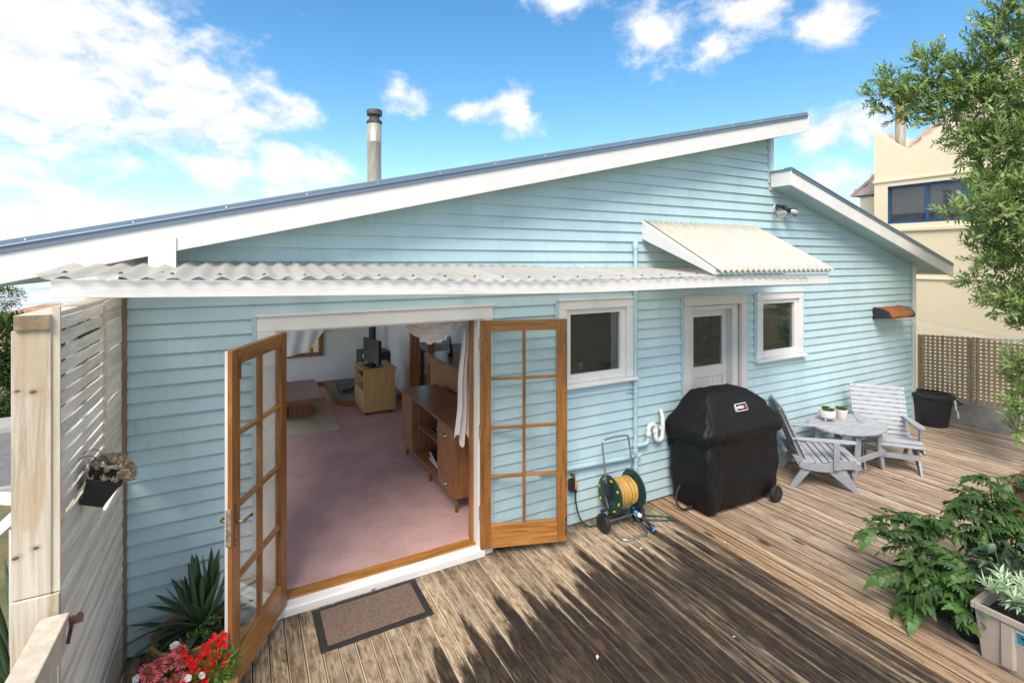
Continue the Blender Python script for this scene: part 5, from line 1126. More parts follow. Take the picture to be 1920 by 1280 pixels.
# ---- pots of plants by the left door
ap = thing('aloe_pot', 'terracotta pot of dark green strap-leaved aloe beside left french door', 'plant pot', (-.27, -.36, 0))
MB().lathe([(.13, 0), (.14, .01), (.175, .16), (.185, .25), (.215, .26), (.218, .30), (.205, .305), (.185, .285), (.18, .25)], 40, cap=True).build('pot', 'terracotta', ap, auto=40)
MB().lathe([(.182, .255), (.06, .262)], 30).build('soil', 'soil', ap)
def strap(name, m, L, W, bend, parent, loc, az, el, thick=.012):
    # thick tapering leaf with a channel, starting at elevation el and bending down
    b = MB(); n = 9; vs = []; x = z = 0; e = el
    for i in range(n+1):
        s_ = i/n; w_ = W*.5*(1-s_**5)**.8*(.80+.2*math.sin(math.pi*min(1, s_*1.4)))+.0008; t_ = thick*(1-s_)+.001
        px, pz = x, z; nx, nz = -math.sin(e), math.cos(e)
        vs += [(px+nx*.25*w_, -w_, pz+nz*.25*w_), (px-nx*t_*.3, 0, pz-nz*t_*.3), (px+nx*.25*w_, w_, pz+nz*.25*w_), (px-nx*t_, 0, pz-nz*t_)]
        x += math.cos(e)*L/n; z += math.sin(e)*L/n; e -= bend/n
    fs = []
    for i in range(n):
        a = i*4
        for j in range(4): fs.append((a+j, a+(j+1) % 4, a+4+(j+1) % 4, a+4+j))
    o = b.add(vs, fs).build(name, m, parent, smooth=True, loc=loc, rot=(0, 0, az)); return o
ra = random.Random(14)
for i in range(30):
    q = i/29; az = i*2.4+ra.uniform(-.2, .2); el = R_(86-66*q+ra.uniform(-8, 8)); L = ra.uniform(.26, .40)*(1 if q < .6 else 1.05)
    dx, dy = math.cos(az), math.sin(az)
    if dy > .3 and el < R_(50): az += 1.3                      # leaves bend away from the wall
    strap('leaf', 'aloe_leaf', L, ra.uniform(.046, .062), R_(ra.uniform(-25, 18) if q < .5 else ra.uniform(-15, 40)), ap, (.05+.03*math.cos(az), .02+.03*math.sin(az), .275+.10*(1-q)), az, el)
for k in range(5):
    az = R_(185+ra.uniform(-28, 40)); strap('leaf', 'aloe_leaf', ra.uniform(.30, .40), .024, R_(ra.uniform(40, 75)), ap, (.0, .0, .30), az, R_(ra.uniform(12, 35)), .006)
def leafcloud(name, m, parent, pts, n, L, W, seed, up=.5, kind=True):
    r_ = random.Random(seed); b = MB()
    for i in range(n):
        c, rad = r_.choice(pts); d = Vector((r_.gauss(0, 1), r_.gauss(0, 1), r_.gauss(0, 1))).normalized(); p = Vector(c)+Vector((d.x*rad[0], d.y*rad[1], d.z*rad[2]))*r_.uniform(.3, 1)**.5
        ax = (d+Vector((r_.uniform(-.7, .7), r_.uniform(-.7, .7), up*r_.uniform(-.3, 1)))).normalized(); sd = ax.cross(Vector((r_.uniform(-.4, .4), r_.uniform(-.4, .4), 1))).normalized(); l = L*r_.uniform(.6, 1.25); w_ = W*r_.uniform(.7, 1.2); nn = ax.cross(sd)*.15*w_
        b.add([p, p+ax*l*.5+sd*w_*.5+nn, p+ax*l, p+ax*l*.5-sd*w_*.5+nn], [(0, 1, 2, 3)])
    o = b.build(name, m, parent, smooth=False)
    if kind: o['kind'] = 'stuff'
    return o
leafcloud('trailing_foliage', 'small_leaf', ap, [((.03, -.14, .31), (.10, .05, .05)), ((-.08, -.15, .27), (.06, .05, .05)), ((.10, -.10, .34), (.05, .04, .06)), ((-.17, -.08, .22), (.05, .06, .08))], 520, .017, .010, 3)
fp = thing('flower_pot', 'pot of pink coneflowers with a few white blooms in front of aloe', 'flower pot', (-.36, -.76, 0))
MB().lathe([(.10, 0), (.13, .20), (.145, .205), (.145, .23), (.13, .23)], 28).build('pot', 'terracotta', fp, auto=40); MB().lathe([(.129, .20), (.03, .21)], 20).build('soil', 'soil', fp)
def coneflower(parent, loc, tilt, az, sc_=1.0, np_=18, seed=0):
    r_ = random.Random(seed); f = bpy.data.objects.new('flower', None); COL.objects.link(f); f.parent = parent; f.location = loc; f.rotation_euler = (0, tilt, az); f.scale = (sc_,)*3
    cn = MB().lathe([(.021, 0), (.022, .006), (.017, .014), (.009, .019), (.001, .021)], 16).build('cone', 'cone_brown', f, smooth=True)
    b = MB()
    for i in range(np_):
        a = 2*math.pi*i/np_+r_.uniform(-.08, .08); L = r_.uniform(.026, .032); c, s_ = math.cos(a), math.sin(a); z1 = r_.uniform(-.010, .0)
        b.add([(c*.018-s_*.002, s_*.018+c*.002, .002), (c*(.018+L*.6)-s_*.0048, s_*(.018+L*.6)+c*.0048, .001+z1*.4), (c*(.018+L)-s_*.0025, s_*(.018+L)+c*.0025, z1), (c*(.018+L)+s_*.0025, s_*(.018+L)-c*.0025, z1), (c*(.018+L*.6)+s_*.0048, s_*(.018+L*.6)-c*.0048, .001+z1*.4), (c*.018+s_*.002, s_*.018-c*.002, .002)], [(0, 1, 2, 3, 4, 5)])
    b.build('petals', 'pink_petal', f)
    MB().tube([(0, 0, 0), (0, 0, -.05), (-.01, .01, -.14)], .0028, 5).build('stem', 'stem_green', f, smooth=True)
def fl_at(u, v, y):
    d = (math.cos(R_(61.8))+(u-960)/942*math.sin(R_(61.8)), math.sin(R_(61.8))-(u-960)/942*math.cos(R_(61.8)), -(v-488)/942); t_ = (y+4)/d[1]; return Vector((d[0]*t_, y, 2.55+d[2]*t_))
for k, (u, v, y) in enumerate(((318, 1240, -.72), (337, 1219, -.70), (297, 1245, -.74), (276, 1258, -.78), (299, 1256, -.76), (332, 1272, -.80), (341, 1240, -.74), (296, 1285, -.80), (282, 1270, -.8), (310, 1290, -.82))):
    coneflower(fp, fl_at(u, v, y)-Vector(fp.location), R_(28+8*math.sin(k*3)), R_(-80+40*math.sin(k*2.3)), .92 if k != 4 else .8, seed=k)
leafcloud('foliage', 'small_leaf', fp, [((.0, 0, .27), (.13, .11, .05)), ((.05, .04, .30), (.08, .06, .05))], 260, .05, .022, 5)
ip = thing('impatiens_pot', 'pot of bright red impatiens at foot of left french door', 'flower pot', (-.15, -.79, 0))
MB().lathe([(.09, 0), (.115, .19), (.13, .195), (.13, .22), (.118, .22)], 28).build('pot', 'terracotta', ip, auto=40); MB().lathe([(.117, .19), (.03, .20)], 20).build('soil', 'soil', ip)
def imp(m, parent, loc, rot, s_):
    r_ = random.Random(int(loc[0]*9999)); b = MB()
    for i in range(5):
        a = 2*math.pi*i/5+.2; c, si = math.cos(a), math.sin(a); pts = [(0, 0, 0)]
        for k in range(7):
            q = -1+2*k/6; aa = a+q*.62; rr_ = .0195*(1-.25*abs(q)**2.2) if k not in (3,) else .0175; pts.append((rr_*math.cos(aa), rr_*math.sin(aa), .004+.003*math.sin(k*2+i)))
        b.add(pts, [(0, k, k+1) for k in range(1, 7)])
    o = b.build('flower', m, parent, loc=loc, rot=rot); o.scale = (s_,)*3
ri = random.Random(17); reds = [(402, 1193, -.74), (383, 1212, -.72), (378, 1228, -.74), (411, 1220, -.75), (355, 1236, -.76), (362, 1247, -.78), (392, 1240, -.78), (372, 1238, -.77), (405, 1233, -.77), (357, 1262, -.80), (368, 1256, -.79), (385, 1257, -.8), (396, 1250, -.79), (352, 1275, -.82), (420, 1210, -.74), (428, 1231, -.76), (421, 1243, -.77), (392, 1222, -.74), (368, 1268, -.81), (345, 1225, -.75), (385, 1275, -.83), (410, 1205, -.73), (395, 1203, -.73), (376, 1285, -.83), (419, 1192, -.73)]
for u, v, y in reds: imp('red_petal', ip, fl_at(u, v, y)-Vector(ip.location), (R_(ri.uniform(20, 60)), R_(ri.uniform(-20, 25)), ri.uniform(-.5, .5)), ri.uniform(.9, 1.2))
for u, v, y in ((378, 1266, -.84), (352, 1271, -.85), (255, 1272, -.8), (325, 1210, -.64), (330, 1208, -.64)): imp('white_petal', ip, fl_at(u, v, y)-Vector(ip.location), (R_(40), R_(10), ri.uniform(0, 1)), 1.0)
leafcloud('foliage', 'small_leaf', ip, [((.0, 0, .30), (.11, .09, .06)), ((.05, .02, .30), (.09, .05, .07))], 300, .034, .020, 6)
bx2 = B(-.60, -.34, -.66, -.56, 0, .12).build('timber_offcut', 'brown_timber', bevel=.005); tag(bx2, 'weathered timber block on deck behind pink coneflowers', 'timber')

# ================================================================== right-hand planting
# taupe trough with a silver-leaved plant
tr = thing('plastic_planter', 'taupe plastic trough planter with blue label at right deck edge', 'planter', (4.155, -2.55, .006))
def trough(b, x0, x1, y0, y1, z0, z1, tx): return b.add([(x0+tx, y0+tx, z0), (x1-tx, y0+tx, z0), (x1-tx, y1-tx, z0), (x0+tx, y1-tx, z0), (x0, y0, z1), (x1, y0, z1), (x1, y1, z1), (x0, y1, z1)], [(0, 3, 2, 1), (4, 5, 6, 7), (0, 1, 5, 4), (1, 2, 6, 5), (2, 3, 7, 6), (3, 0, 4, 7)])
b = MB(); hx, hy, hz = .34, -.75, .345; o_ = [(0, hy), (hx, hy), (hx, 0), (0, 0)]; tp2 = .03; vs = [(x+(tp2 if x < .1 else -tp2), y+(tp2 if y < -.1 else -tp2), 0) for x, y in o_]+[(x, y, hz) for x, y in o_]+[(x+(.018 if x < .1 else -.018), y+(.018 if y < -.1 else -.018), hz) for x, y in o_]+[(x+(.024 if x < .1 else -.024), y+(.024 if y < -.1 else -.024), hz-.09) for x, y in o_]
fs = [(0, 3, 2, 1)]
for k in range(3):
    for j in range(4): fs.append((k*4+j, k*4+(j+1) % 4, k*4+4+(j+1) % 4, k*4+4+j))
b.add(vs, fs).build('body', 'planter_taupe', tr, bevel=.006)
b = MB()
for a in ((-.012, hx+.012, -.006, .012), (-.012, hx+.012, hy-.012, hy+.006)): b.box(a[0], a[1], a[2], a[3], hz-.035, hz+.006)
b.build('rim', 'planter_taupe', tr, bevel=.004); MB().box(-.012, .006, hy+.0065, -.0065, hz-.035, hz+.006).box(hx-.006, hx+.012, hy+.0065, -.0065, hz-.035, hz+.006).build('rim', 'planter_taupe', tr, bevel=.004)
MB().prism([(.012, -.12), (.012, -.20), (-.004, -.185), (-.004, -.135)], lambda p, q, t_: (p+.012*(1-t_/.3), q, t_), .03, .30).build('rib', 'planter_taupe', tr)
B(.02, hx-.02, hy+.02, -.02, hz-.088, hz-.07).build('soil', 'soil', tr)
lb = bpy.data.objects.new('label', None); COL.objects.link(lb); lb.parent = tr; lb.location = (.008, -.20, .245); lb.rotation_euler = (0, R_(-5), 0)
B(-.0025, -.0005, -.12, .0, -.04, .04).build('sticker', 'white_plastic', lb); B(-.0032, -.0026, -.117, -.003, -.036, .036).build('print', 'label_blue', lb)
MB().prism([(-.02, .012), (-.035, .02), (-.052, .010), (-.07, .016), (-.055, -.002), (-.035, .0)], lambda p, q, t_: (t_, p, q), -.0036, -.0033).build('fish_mark', 'black_plastic', lb)
for k in range(4): B(-.0038, -.0033, -.115+k*.013, -.106+k*.013, -.033, -.018-.004*(k % 2)).build('bar_mark', 'white_plastic', lb)
svl = [leaf_mesh('leaf', 'silver_leaf', L, W, .002, c_, 5, .25) for L, W, c_ in ((.095, .012, -.25), (.085, .017, -.5), (.10, .009, .1))]
sv = thing('silver_plant', 'silvery grey-green leaved plant spilling over the taupe planter', 'plant', (4.26, -2.76, .31))
rv = random.Random(23)
for i in range(17):
    a = rv.uniform(0, 6.28); tipv = Vector((.17*math.cos(a)*rv.uniform(.3, 1)-.06, .20*math.sin(a)*rv.uniform(.3, 1), rv.uniform(.06, .27))); base = Vector((0, 0, 0))
    path = [base, base.lerp(tipv, .5)+Vector((0, 0, .07)), tipv+Vector((0, 0, .02))]; MB().tube(bez(path, 5), .003, 5).build('stem', 'stem_green', sv, smooth=True)
    d0 = (path[2]-path[1]).normalized()
    for k in range(26):
        q = k/25; p = path[1].lerp(path[2], q) if q > .3 else path[0].lerp(path[1], .6+q); az = k*2.4; el = R_(10+60*q+rv.uniform(-15, 15))
        inst('leaf', rv.choice(svl), sv, p, Euler((rv.uniform(-.4, .4), -el, az)), rv.uniform(.6, 1.15))
# tomato plants: compound leaves on leaning stems
def compound(name, m, L, seed, cut=True):
    r_ = random.Random(seed); b = MB(); b.tube([(0, 0, 0), (L*.5, 0, .02*L), (L, 0, -.14*L)], [.0028, .002, .001], 4)
    def lf(p, az, l, w_, droop):
        n = 8; vs = []; c, s_ = math.cos(az), math.sin(az)
        for i in range(n+1):
            q = i/n; ww = w_*.5*math.sin(math.pi*q**.75)*(1.14 if i % 2 else .80)+.0006; z = -droop*q*q*l
            for sd in (-1, 0, 1): vs.append((p[0]+c*q*l-s_*ww*sd, p[1]+s_*q*l+c*ww*sd, p[2]+z+abs(sd)*ww*(.5-.9*q)+.06*l*math.sin(q*9+sd)))
        b.add(vs, [f_ for i in range(n) for f_ in ((i*3, i*3+3, i*3+4, i*3+1), (i*3+1, i*3+4, i*3+5, i*3+2))])
    lf((L*.9, 0, -.11*L), 0, L*.55, L*.27, .7)
    for k, q in enumerate((.28, .46, .64, .82)):
        for sd in (-1, 1): lf((L*q, 0, .02*L-.16*L*max(0, q-.5)), sd*R_(62-8*k+r_.uniform(-8, 8)), L*r_.uniform(.34, .44), L*r_.uniform(.15, .21), r_.uniform(.4, 1.0))
    return b.mesh(name, m, True)
tl_ = [compound('leaf', 'tomato_leaf', L, s_) for L, s_ in ((.15, 1), (.17, 2), (.13, 3), (.20, 4), (.11, 5))]
def tomato(label, base, tips, nleaf, seed):
    r_ = random.Random(seed); o = thing('tomato_plant', label, 'plant', base, 0, 'tomato plants on the deck')
    MB().lathe([(.085, 0), (.115, .19), (.12, .19), (.12, .205), (.108, .205)], 22).build('pot', 'black_plastic', o, auto=40); MB().lathe([(.107, .18), (.02, .19)], 16).build('soil', 'soil', o)
    B0 = Vector((0, 0, .18)); paths = []
    for tip in tips:
        tv_ = Vector(tip)-Vector(base); mid = B0.lerp(tv_, .5)+Vector((r_.uniform(-.05, .05), r_.uniform(-.05, .05), .10)); P_ = bez([B0, mid, tv_], 6); paths.append(P_)
        MB().tube(P_, [.008*(1-.75*i/(len(P_)-1)) for i in range(len(P_))], 6).build('stem', 'stem_green', o, smooth=True)
    for i in range(nleaf):
        P_ = paths[i % len(paths)]; q = r_.uniform(.12, 1)**.8; k = min(int(q*(len(P_)-1)), len(P_)-2); p = P_[k].lerp(P_[k+1], q*(len(P_)-1)-k)
        inst('leaf', r_.choice(tl_), o, p, Euler((r_.uniform(-.5, .5), R_(r_.uniform(-35, 30)), r_.uniform(0, 6.28))), r_.uniform(.6, 1.1))
    st_ = MB()
    for i in range(5):
        P_ = r_.choice(paths); p = P_[-1]+Vector((r_.uniform(-.04, .04), r_.uniform(-.04, .04), r_.uniform(0, .05)))
        fl_ = MB()
        for j in range(5):
            a = 2*math.pi*j/5; fl_.add([(0, 0, 0), (.010*math.cos(a-.3), .010*math.sin(a-.3), .002), (.017*math.cos(a), .017*math.sin(a), -.003), (.010*math.cos(a+.3), .010*math.sin(a+.3), .002)], [(0, 1, 2, 3)])
        fl_.build('blossom', 'yellow_plastic', o, loc=p, rot=(r_.uniform(-.5, .5), r_.uniform(-.5, .5), 0))
tomato('tomato plant leaning furthest left over the deck boards', (4.50, -2.28, .006), [(4.27, -1.90, .50), (4.42, -1.98, .62), (4.22, -2.12, .30), (4.18, -2.22, .10), (4.55, -2.10, .60), (4.3, -2.32, .22), (4.45, -2.15, .45)], 165, 1)
tomato('tall tomato plant at the back nearest the brown bench', (4.98, -2.46, .006), [(5.10, -2.32, .88), (5.02, -2.26, .72), (4.85, -2.16, .66), (5.22, -2.40, .90), (4.75, -2.24, .50), (4.9, -2.36, .78), (5.2, -2.5, .7), (4.8, -2.4, .6)], 175, 2)
tomato('low tomato plant with drooping leaves beside the taupe planter', (4.36, -2.47, .006), [(4.26, -2.36, .34), (4.30, -2.45, .16), (4.40, -2.42, .42), (4.22, -2.50, .22), (4.45, -2.3, .3), (4.22, -2.42, .10), (4.28, -2.54, .10), (4.34, -2.30, .10)], 85, 3)
pe = thing('pepper_plant', 'dark leafy pepper plant in the middle of the potted plants', 'plant', (4.62, -2.56, .006))
MB().lathe([(.085, 0), (.115, .19), (.12, .19), (.12, .205), (.108, .205)], 22).build('pot', 'black_plastic', pe, auto=40); MB().lathe([(.107, .18), (.02, .19)], 16).build('soil', 'soil', pe)
pl_ = [leaf_mesh('leaf', 'pepper_leaf', L, W, .0, -.3, 6, .2) for L, W in ((.07, .036), (.055, .028), (.085, .042))]
rp = random.Random(41)
for i in range(7):
    a = i*2.4; tip = Vector((.14*math.cos(a), .14*math.sin(a), rp.uniform(.46, .62))); MB().tube(bez([(0, 0, .18), (.04*math.cos(a), .04*math.sin(a), .38), tip], 5), .004, 5).build('stem', 'stem_green', pe, smooth=True)
for i in range(190):
    d = Vector((rp.gauss(0, 1), rp.gauss(0, 1), rp.gauss(0, .8))).normalized(); p = Vector((0, 0, .45))+Vector((d.x*.19, d.y*.19, d.z*.19))*rp.uniform(.5, 1.05)
    inst('leaf', rp.choice(pl_), pe, p, Euler((rp.uniform(-.6, .6), R_(rp.uniform(-25, 45)), math.atan2(d.y, d.x)+rp.uniform(-.9, .9))), rp.uniform(.7, 1.2))
spk = thing('variegated_plant', 'plant with narrow cream striped leaves at right picture edge', 'plant', (4.78, -2.80, .006))
MB().lathe([(.085, 0), (.115, .19), (.12, .205), (.108, .205)], 22).build('pot', 'black_plastic', spk, auto=40)
for i in range(26): strap('leaf', 'silver_leaf', rp.uniform(.18, .26), .014, R_(rp.uniform(20, 60)), spk, (0, 0, .52+.06*rp.random()), i*2.4, R_(rp.uniform(15, 80)), .002)
MB().tube([(0, 0, .18), (0, 0, .56)], .008, 6).build('stem', 'stem_green', spk)
og = thing('orange_flower', 'orange spiky bloom at bottom right in front of taupe planter', 'flower', (4.045, -2.84, .006))
MB().tube([(0, 0, 0), (.0, .0, .1), (0, 0, .17)], .004, 5).build('stem', 'stem_green', og)
b = MB()
for i in range(16):
    a = i*2.4; el = R_(20+60*(i/16)); c, s_ = math.cos(a), math.sin(a); L = .045; b.add([(0, 0, .165), (c*L*.5*math.cos(el)-s_*.006, s_*L*.5*math.cos(el)+c*.006, .165+L*.5*math.sin(el)), (c*L*math.cos(el), s_*L*math.cos(el), .165+L*math.sin(el)), (c*L*.5*math.cos(el)+s_*.006, s_*L*.5*math.cos(el)-c*.006, .165+L*.5*math.sin(el))], [(0, 1, 2, 3)])
b.build('petals', 'dead_leaf', og)
bc = thing('wooden_bench', 'brown slatted wooden bench at right picture edge behind tomato plants', 'bench', (6.45, -2.0, .006), R_(4))
for i in range(4): B(0, 1.5, -.115*(i+1)+.006, -.115*i, .40, .425).build('seat_slat', 'bench_wood', bc, bevel=.003)
B(-.002, .09, -.47, .004, .428, .44).build('end_slat', 'bench_wood', bc, bevel=.003)
for x in (.06, 1.38):
    for y in (-.40, -.06): B(x, x+.06, y-.03, y+.03, 0, .3995).build('leg', 'bench_wood', bc)
B(.03, 1.47, -.05, -.02, .32, .3995).build('apron', 'bench_wood', bc); B(.03, 1.47, -.44, -.41, .32, .3995).build('apron', 'bench_wood', bc)

# ================================================================== lattice fence on its concrete footing
cw = thing('concrete_wall', 'low grey concrete wall along the far deck edge', 'wall', (9.84, 0, 0)); 
b = MB(); ny = 30; vs = []
for i in range(ny+1):
    y = 1.6-i*(4.9/ny); zt = .31+.085*(.162-y)/1.29 if y < .4 else .30; w_ = .012*mnoise.noise(Vector((y*3, 0, 0))); vs += [(w_, y, -.4), (w_*.5, y, zt), (.22, y, zt), (.22, y, -.4)]
fs = [(0, 1, 2, 3), (4*ny+3, 4*ny+2, 4*ny+1, 4*ny)]
for i in range(ny):
    for j in range(4): fs.append((i*4+j, i*4+4+j, i*4+4+(j+1) % 4, i*4+(j+1) % 4))
b.add(vs, fs).build('footing', 'concrete', cw); B(-.001, .0, -.001, .0, -.3, -.299).build('crack_line', 'concrete', cw)
lf_ = thing('lattice_fence', 'brown timber lattice fence standing on low concrete wall', 'fence', (9.90, 0, 0))
def ztop(y): return 1.325+.05*(.162-y)/1.26
def zbot(y): return .305+.085*(.162-y)/1.29
vme = MB().box(-.004, .004, -.017, .017, 0, 1.02).mesh('lattice_slat', 'lattice_timber'); y = 1.3; rla = random.Random(6)
while y > -3.2:
    inst('lattice_slat', vme, lf_, (-.005, y+rla.uniform(-.003, .003), zbot(y)), (0, 0, 0)); y -= .0635
for pa, pb in ((1.3, .23), (.17, -.52), (-.56, -1.75), (-1.79, -3.2)):
    L = pa-pb; hme = MB().add([(-.004, 0, -.014), (.004, 0, -.014), (.004, 0, .014), (-.004, 0, .014), (-.004, -L, -.014+.055*L), (.004, -L, -.014+.055*L), (.004, -L, .014+.055*L), (-.004, -L, .014+.055*L)], [(0, 1, 2, 3), (7, 6, 5, 4), (0, 4, 5, 1), (1, 5, 6, 2), (2, 6, 7, 3), (3, 7, 4, 0)]).mesh('lattice_slat', 'lattice_timber')
    for i in range(18): inst('lattice_slat', hme, lf_, (.0045, pa, zbot(pa)+.055+i*.0555))
    for yy in (pa-.02, pb+.02): B(.010, .055, yy-.014, yy+.014, zbot(yy)-.02, ztop(yy)-.02).build('fence_post', 'lattice_timber', lf_)

# ================================================================== neighbouring cream house
nb = thing('neighbour_house', 'cream stucco neighbouring house with wavy parapet and blue window', 'house', (0, 0, 0))
def par(y):   # parapet height along the wall
    return 5.46+.24*math.cos((y-2.98)*2*math.pi/1.75)+.13*max(0, (y-2.1)/.7)
NX = 14.0; ys = [2.83-i*.1 for i in range(92)]; b = MB(); WY0, WY1, WZ0, WZ1 = 2.57, .30, 3.44, 4.36
for a, c in zip(ys[:-1], ys[1:]):
    mid = (a+c)/2
    def q_(z0, z1a, z1b, x=NX): b.add([(x, a, z0), (x, c, z0), (x, c, z1b), (x, a, z1a)], [(0, 1, 2, 3)]); b.add([(x, a, z1a), (x, c, z1b), (x+.25, c, z1b), (x+.25, a, z1a)], [(0, 1, 2, 3)])
    if WY1 < mid < WY0: q_(-1.6, WZ0, WZ0); q_(WZ1, par(a), par(c))
    else: q_(-1.6, par(a), par(c))
b.add([(NX, 2.83, -1.6), (NX, 2.83, par(2.83)), (NX+3, 2.83, par(2.83)), (NX+3, 2.83, -1.6)], [(0, 1, 2, 3)])
b.add([(NX+.18, WY0+.1, WZ0-.1), (NX+.18, WY1-.1, WZ0-.1), (NX+.18, WY1-.1, WZ1+.1), (NX+.18, WY0+.1, WZ1+.1)], [(0, 1, 2, 3)])
b.add([(NX, WY0, WZ0), (NX, WY0, WZ1), (NX+.2, WY0, WZ1), (NX+.2, WY0, WZ0)], [(0, 1, 2, 3)]); b.add([(NX, WY0, WZ0), (NX, WY1, WZ0), (NX+.2, WY1, WZ0), (NX+.2, WY0, WZ0)], [(0, 1, 2, 3)]); b.add([(NX, WY0, WZ1), (NX, WY1, WZ1), (NX+.2, WY1, WZ1), (NX+.2, WY0, WZ1)], [(0, 1, 2, 3)])
nwall = b.build('wall', 'cream_stucco', nb)
MB().box(NX-.05, NX-.001, -6, 2.87, 3.24, 3.33).build('band_moulding', 'cream_stucco', nb, bevel=.015); B(NX-.03, NX-.001, -6, 2.86, 4.47, 4.53).build('band_moulding', 'cream_stucco', nb, bevel=.01); B(NX-.03, NX-.001, -6, 2.86, 2.10, 2.15).build('band_moulding', 'cream_stucco', nb, bevel=.01)
B(14.9, 18.5, -5, 3.62, -1.6, 4.26).build('rear_wall', 'cream_stucco', nb)
wn_ = bpy.data.objects.new('window', None); COL.objects.link(wn_); wn_.parent = nb
for a in ((WY0-.06, WY0, WZ0, WZ1), (1.72, 1.79, WZ0+.0605, WZ1-.0605), (1.02, 1.09, WZ0+.0605, WZ1-.0605), (WY1, WY1+.06, WZ0, WZ1)): B(NX+.07, NX+.13, a[0], a[1], a[2], a[3]).build('frame', 'blue_window_paint', wn_, bevel=.006)
B(NX+.07, NX+.13, WY1+.061, WY0-.061, WZ0, WZ0+.06).build('frame', 'blue_window_paint', wn_, bevel=.006); B(NX+.07, NX+.13, WY1+.061, WY0-.061, WZ1-.06, WZ1).build('frame', 'blue_window_paint', wn_, bevel=.006)
for a, c in ((1.79, WY0-.06), (1.09, 1.72), (WY1+.06, 1.02)): B(NX+.095, NX+.10, a, c, WZ0+.06, WZ1-.06).build('pane', 'neighbour_glass', wn_)
B(NX+.15, NX+.16, WY1-.05, WY0+.05, WZ0-.05, WZ1+.05).build('blind', 'kerb_concrete', wn_)
# tiled pyramid roof behind the parapet
rf = bpy.data.objects.new('roof', None); COL.objects.link(rf); rf.parent = nb
C0 = Vector((14.85, 3.80, 4.30)); AP = Vector((17.3, .95, 7.95)); C1 = Vector((14.85, -1.9, 4.30)); C2 = Vector((19.75, 3.80, 4.30)); C3 = Vector((19.75, -1.9, 4.30))
MB().add([C0, C1, AP, C2, C3], [(0, 2, 1), (3, 2, 0), (1, 2, 4), (4, 2, 3)]).build('roof_deck', 'tile_pink', rf)
eave = (C1-C0); mid = (C0+C1)/2; upv = (AP-mid); sl_len = upv.length; upd = upv.normalized(); ed = eave.normalized(); nrm = ed.cross(upd); nrm = nrm if nrm.x < 0 else -nrm
tme = MB().box(-.155, .155, -.005, .25, 0, .022).mesh('roof_tile', 'tile_pink'); rt_ = random.Random(12)
mt_ = Matrix((ed, upd, nrm)).transposed(); rot_e = mt_.to_euler(); rows = int(sl_len/.225)
for i in range(rows):
    f_ = i/rows; half = eave.length/2*(1-f_); c0 = mid+upd*(i*.225); n_ = int(2*half/.32)
    for j in range(n_+1):
        off = -half+(j+.5*(i % 2))*.32+.16
        if off > half-.1 or off > -.2+eave.length*.18: continue        # only the stretch of roof the street side shows
        o = inst('roof_tile', tme, rf, c0+ed*off+nrm*(.012+.004*rt_.random()), rot_e)
MB().tube([C0+nrm*.03, C0.lerp(AP, .5)+nrm*.03, AP+nrm*.03], .05, 8).build('hip_ridge', 'tile_pink', rf)
pp = MB().lathe([(.105, 5.0), (.105, 6.55), (.14, 6.56), (.14, 6.62), (.11, 6.63), (.11, 6.72), (.15, 6.73), (.15, 6.80), (.05, 6.82)], 18, (14.6, 2.53, 0)).build('chimney_pot', 'clay_pipe', nb, auto=40)
MB().lathe([(.112, 5.3), (.112, 5.95)], 18, (14.6, 2.53, 0)).build('pipe_sleeve', 'stainless_flue', pp, auto=40)

# ================================================================== big leafy tree at the right
tree = thing('leafy_tree', 'large small-leaved evergreen tree overhanging the deck at right', 'tree', (10.6, -2.35, -1.0))
T0 = Vector(tree.location)
def at_t(u, v, t_):
    a = R_(61.8); x = (u-960)/942; return Vector((math.cos(a)+x*math.sin(a), -4/t_+math.sin(a)-x*math.cos(a), 2.55/t_-(v-488)/942))*t_
CLP = [(1655, 180, 7.0, .16), (1690, 195, 7.0, .24), (1735, 195, 6.9, .28), (1780, 205, 6.8, .32), (1668, 150, 7.1, .10), (1735, 110, 6.9, .10), (1752, 135, 6.8, .18), (1800, 165, 6.7, .28), (1845, 125, 6.6, .28), (1870, 70, 6.5, .26), (1895, 20, 6.4, .26), (1890, 160, 6.5, .40), (1850, 205, 6.6, .36),
       (1905, 260, 6.4, .42), (1850, 280, 6.4, .34), (1800, 265, 6.6, .18), (1780, 255, 6.9, .14), (1885, 345, 6.3, .42), (1835, 335, 6.5, .26), (1790, 300, 6.6, .08), (1790, 398, 6.2, .07), (1755, 403, 6.2, .02), (1830, 390, 6.2, .20), (1855, 425, 6.3, .32), (1905, 430, 6.2, .38), (1825, 480, 6.4, .20), (1870, 510, 6.4, .30), (1905, 560, 6.3, .26),
       (1800, 525, 6.5, .10), (1850, 565, 6.5, .16), (1895, 610, 6.4, .14), (1910, 680, 6.3, .10), (1880, 690, 6.3, .05), (1915, 750, 6.2, .05), (1875, 772, 6.2, .02), (1905, 805, 6.2, .07), (1835, 440, 6.5, .14), (1815, 350, 6.4, .10),
       (1960, 60, 6.4, .5), (1970, 200, 6.3, .55), (1980, 340, 6.3, .55), (1975, 470, 6.3, .5), (1965, 600, 6.3, .4), (1960, 720, 6.3, .32), (2060, 120, 6.6, .6), (2080, 300, 6.6, .65), (2070, 480, 6.6, .55), (2200, 250, 7, .8), (2150, 30, 7, .7), (2000, -90, 6.6, .6), (1915, -60, 6.5, .35), (2300, 100, 7.4, .9), (2250, 420, 7.2, .7), (2120, -200, 7, .8)]
CLP = [((u+28 if (v > 230 and u < 1900) else u), v, t_, r_*(.9 if v > 230 else 1)) for u, v, t_, r_ in CLP]
rt2 = random.Random(77); crown = MB(); twigs = MB(); limbs = MB()
trunk_top = Vector((10.3, -2.3, 3.2))-T0
